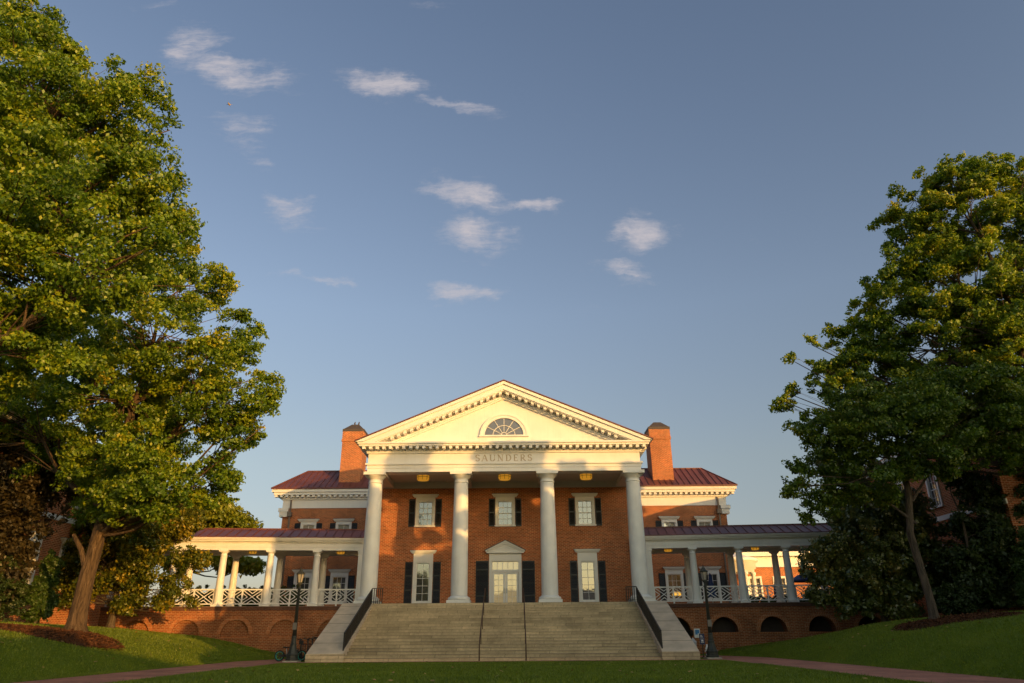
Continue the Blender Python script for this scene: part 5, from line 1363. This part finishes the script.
# unseen trees added behind the viewer, shaped to throw patchy shade on the portico
ps = Vector((math.cos(rad(SUN_AZ)), math.sin(rad(SUN_AZ)))); pt = Vector((math.sin(rad(SUN_AZ)), -math.cos(rad(SUN_AZ))))
for i, (s_, t_, ztop, r) in enumerate(CASTERS):
    q = ps * s_ + pt * t_; x, y = q
    lb = []; z = 1.2
    while z < ztop - .6:
        k = 1 - .35 * ((z / ztop) ** 3); lb.append((x, y, z + .9, r * k, 1.3)); z += 1.5
    lb.append((x, y, ztop - 1.0, r * .55, 1.0))
    for (ds, zz, rr_, rz_) in SHADE_BLOBS.get(i, ()): lb.append((x + ps.x * ds, y + ps.y * ds, zz, rr_, rz_))
    tree('shadow_tree', 'tall unseen tree added behind the viewer to shade the portico', (x, y, 0.0), lb, L_dark, B_dark, .3, 2.0, int(28 * ztop), 230, .42, 40 + i, clump_r=(.8, 1.2), limbs=False, shell=.35, minc=10, group='unseen trees added behind the viewer to cast shade')

hx = [(-26.5 + .62 * i, 59.6 + .25 * math.sin(i * 1.7), F + .8, .62, 1.0) for i in range(17)]
tree('boxwood_hedge', 'dark clipped hedge on the terrace behind the left colonnade railing', (-21.5, 59.6, F - .05), hx, L_ever, B_dark, .06, F + .4, 420, 120, .13, 71, clump_r=(.25, .42), limbs=False, shell=.5)
hx = [(20.8 + .62 * i, 65.2 + .2 * math.sin(i * 1.3), F + .45, .6, .6) for i in range(16)]
tree('boxwood_hedge', 'dark clipped hedge on the terrace behind the right colonnade railing', (25.5, 65.2, F - .05), hx, L_ever, B_dark, .06, F + .3, 380, 120, .13, 72, clump_r=(.25, .42), limbs=False, shell=.5)
for i, (x, y, zt, r) in enumerate(((-14.6, -9.0, 10.5, 2.6), (16.2, -8.5, 8.6, 1.7))):  # unseen trees added for their reflections in the portico windows
    lb = [(x, y, z, r * (1.05 - .5 * (z / zt) ** 2), 1.3) for z in np.arange(2.4, zt - .8, 1.4)]
    tree('reflection_tree', ('round unseen tree added behind the viewer on the left for window reflections', 'slim unseen tree added behind the viewer on the right for window reflections')[i], (x, y, 0.0), lb, L_dark, B_dark, .2, 2.0, 170, 90, .36, 80 + i, clump_r=(.7, 1.1), limbs=False, shell=.35)

rng = np.random.default_rng(9); n = 420
fx = np.concatenate([rng.uniform(15.6, 27, 150), rng.uniform(-27, -15.6, 150), rng.uniform(-11, 11, 120)]); fy = np.concatenate([rng.uniform(30, 51, 150), rng.uniform(26, 50, 150), rng.uniform(19, 39, 120)])
fz = hgt(fx, fy) + .075; a = rng.uniform(0, 6.28, n); L = rng.uniform(.05, .10, n)
c = np.stack([fx, fy, fz], 1); u = np.stack([np.cos(a) * L, np.sin(a) * L, rng.uniform(-.02, .03, n)], 1); w = np.stack([-np.sin(a) * L * .7, np.cos(a) * L * .7, rng.uniform(-.02, .03, n)], 1)
o = fast_mesh('fallen_leaves', M_fallen, np.stack([c - u, c - w, c + u, c + w], 1).reshape(-1, 3), 4); o['kind'] = 'stuff'

# a bird in flight
bt = thing('bird', 'small brown bird flying in the blue sky beside the upper left tree', 'bird', (-12.09, 25.0, 23.5))
mb = MB(); x, y, z = -12.09, 25.0, 23.5
mb.tube([(x + .06, y, z - .08), (x + .05, y, z - .06), (x + .01, y, z), (x - .02, y, z + .05), (x - .04, y, z + .08), (x - .07, y, z + .09)], [.012, .028, .04, .03, .022, .004], 10)
for sx in (-1, 1):
    mb.add([(x - .02, y, z + .04), (x + .03, y, z - .03), (x + .02 + sx * .09, y + .06, z + .0 + .04), (x + sx * .16, y + .09, z + .05)], [(0, 1, 2, 3)])
mb.add([(x + .05, y - .02, z - .07), (x + .05, y + .02, z - .07), (x + .10, y + .03, z - .14), (x + .10, y - .03, z - .14)], [(0, 1, 2, 3)])
mb.build('body', M_bird, bt, fix=False)
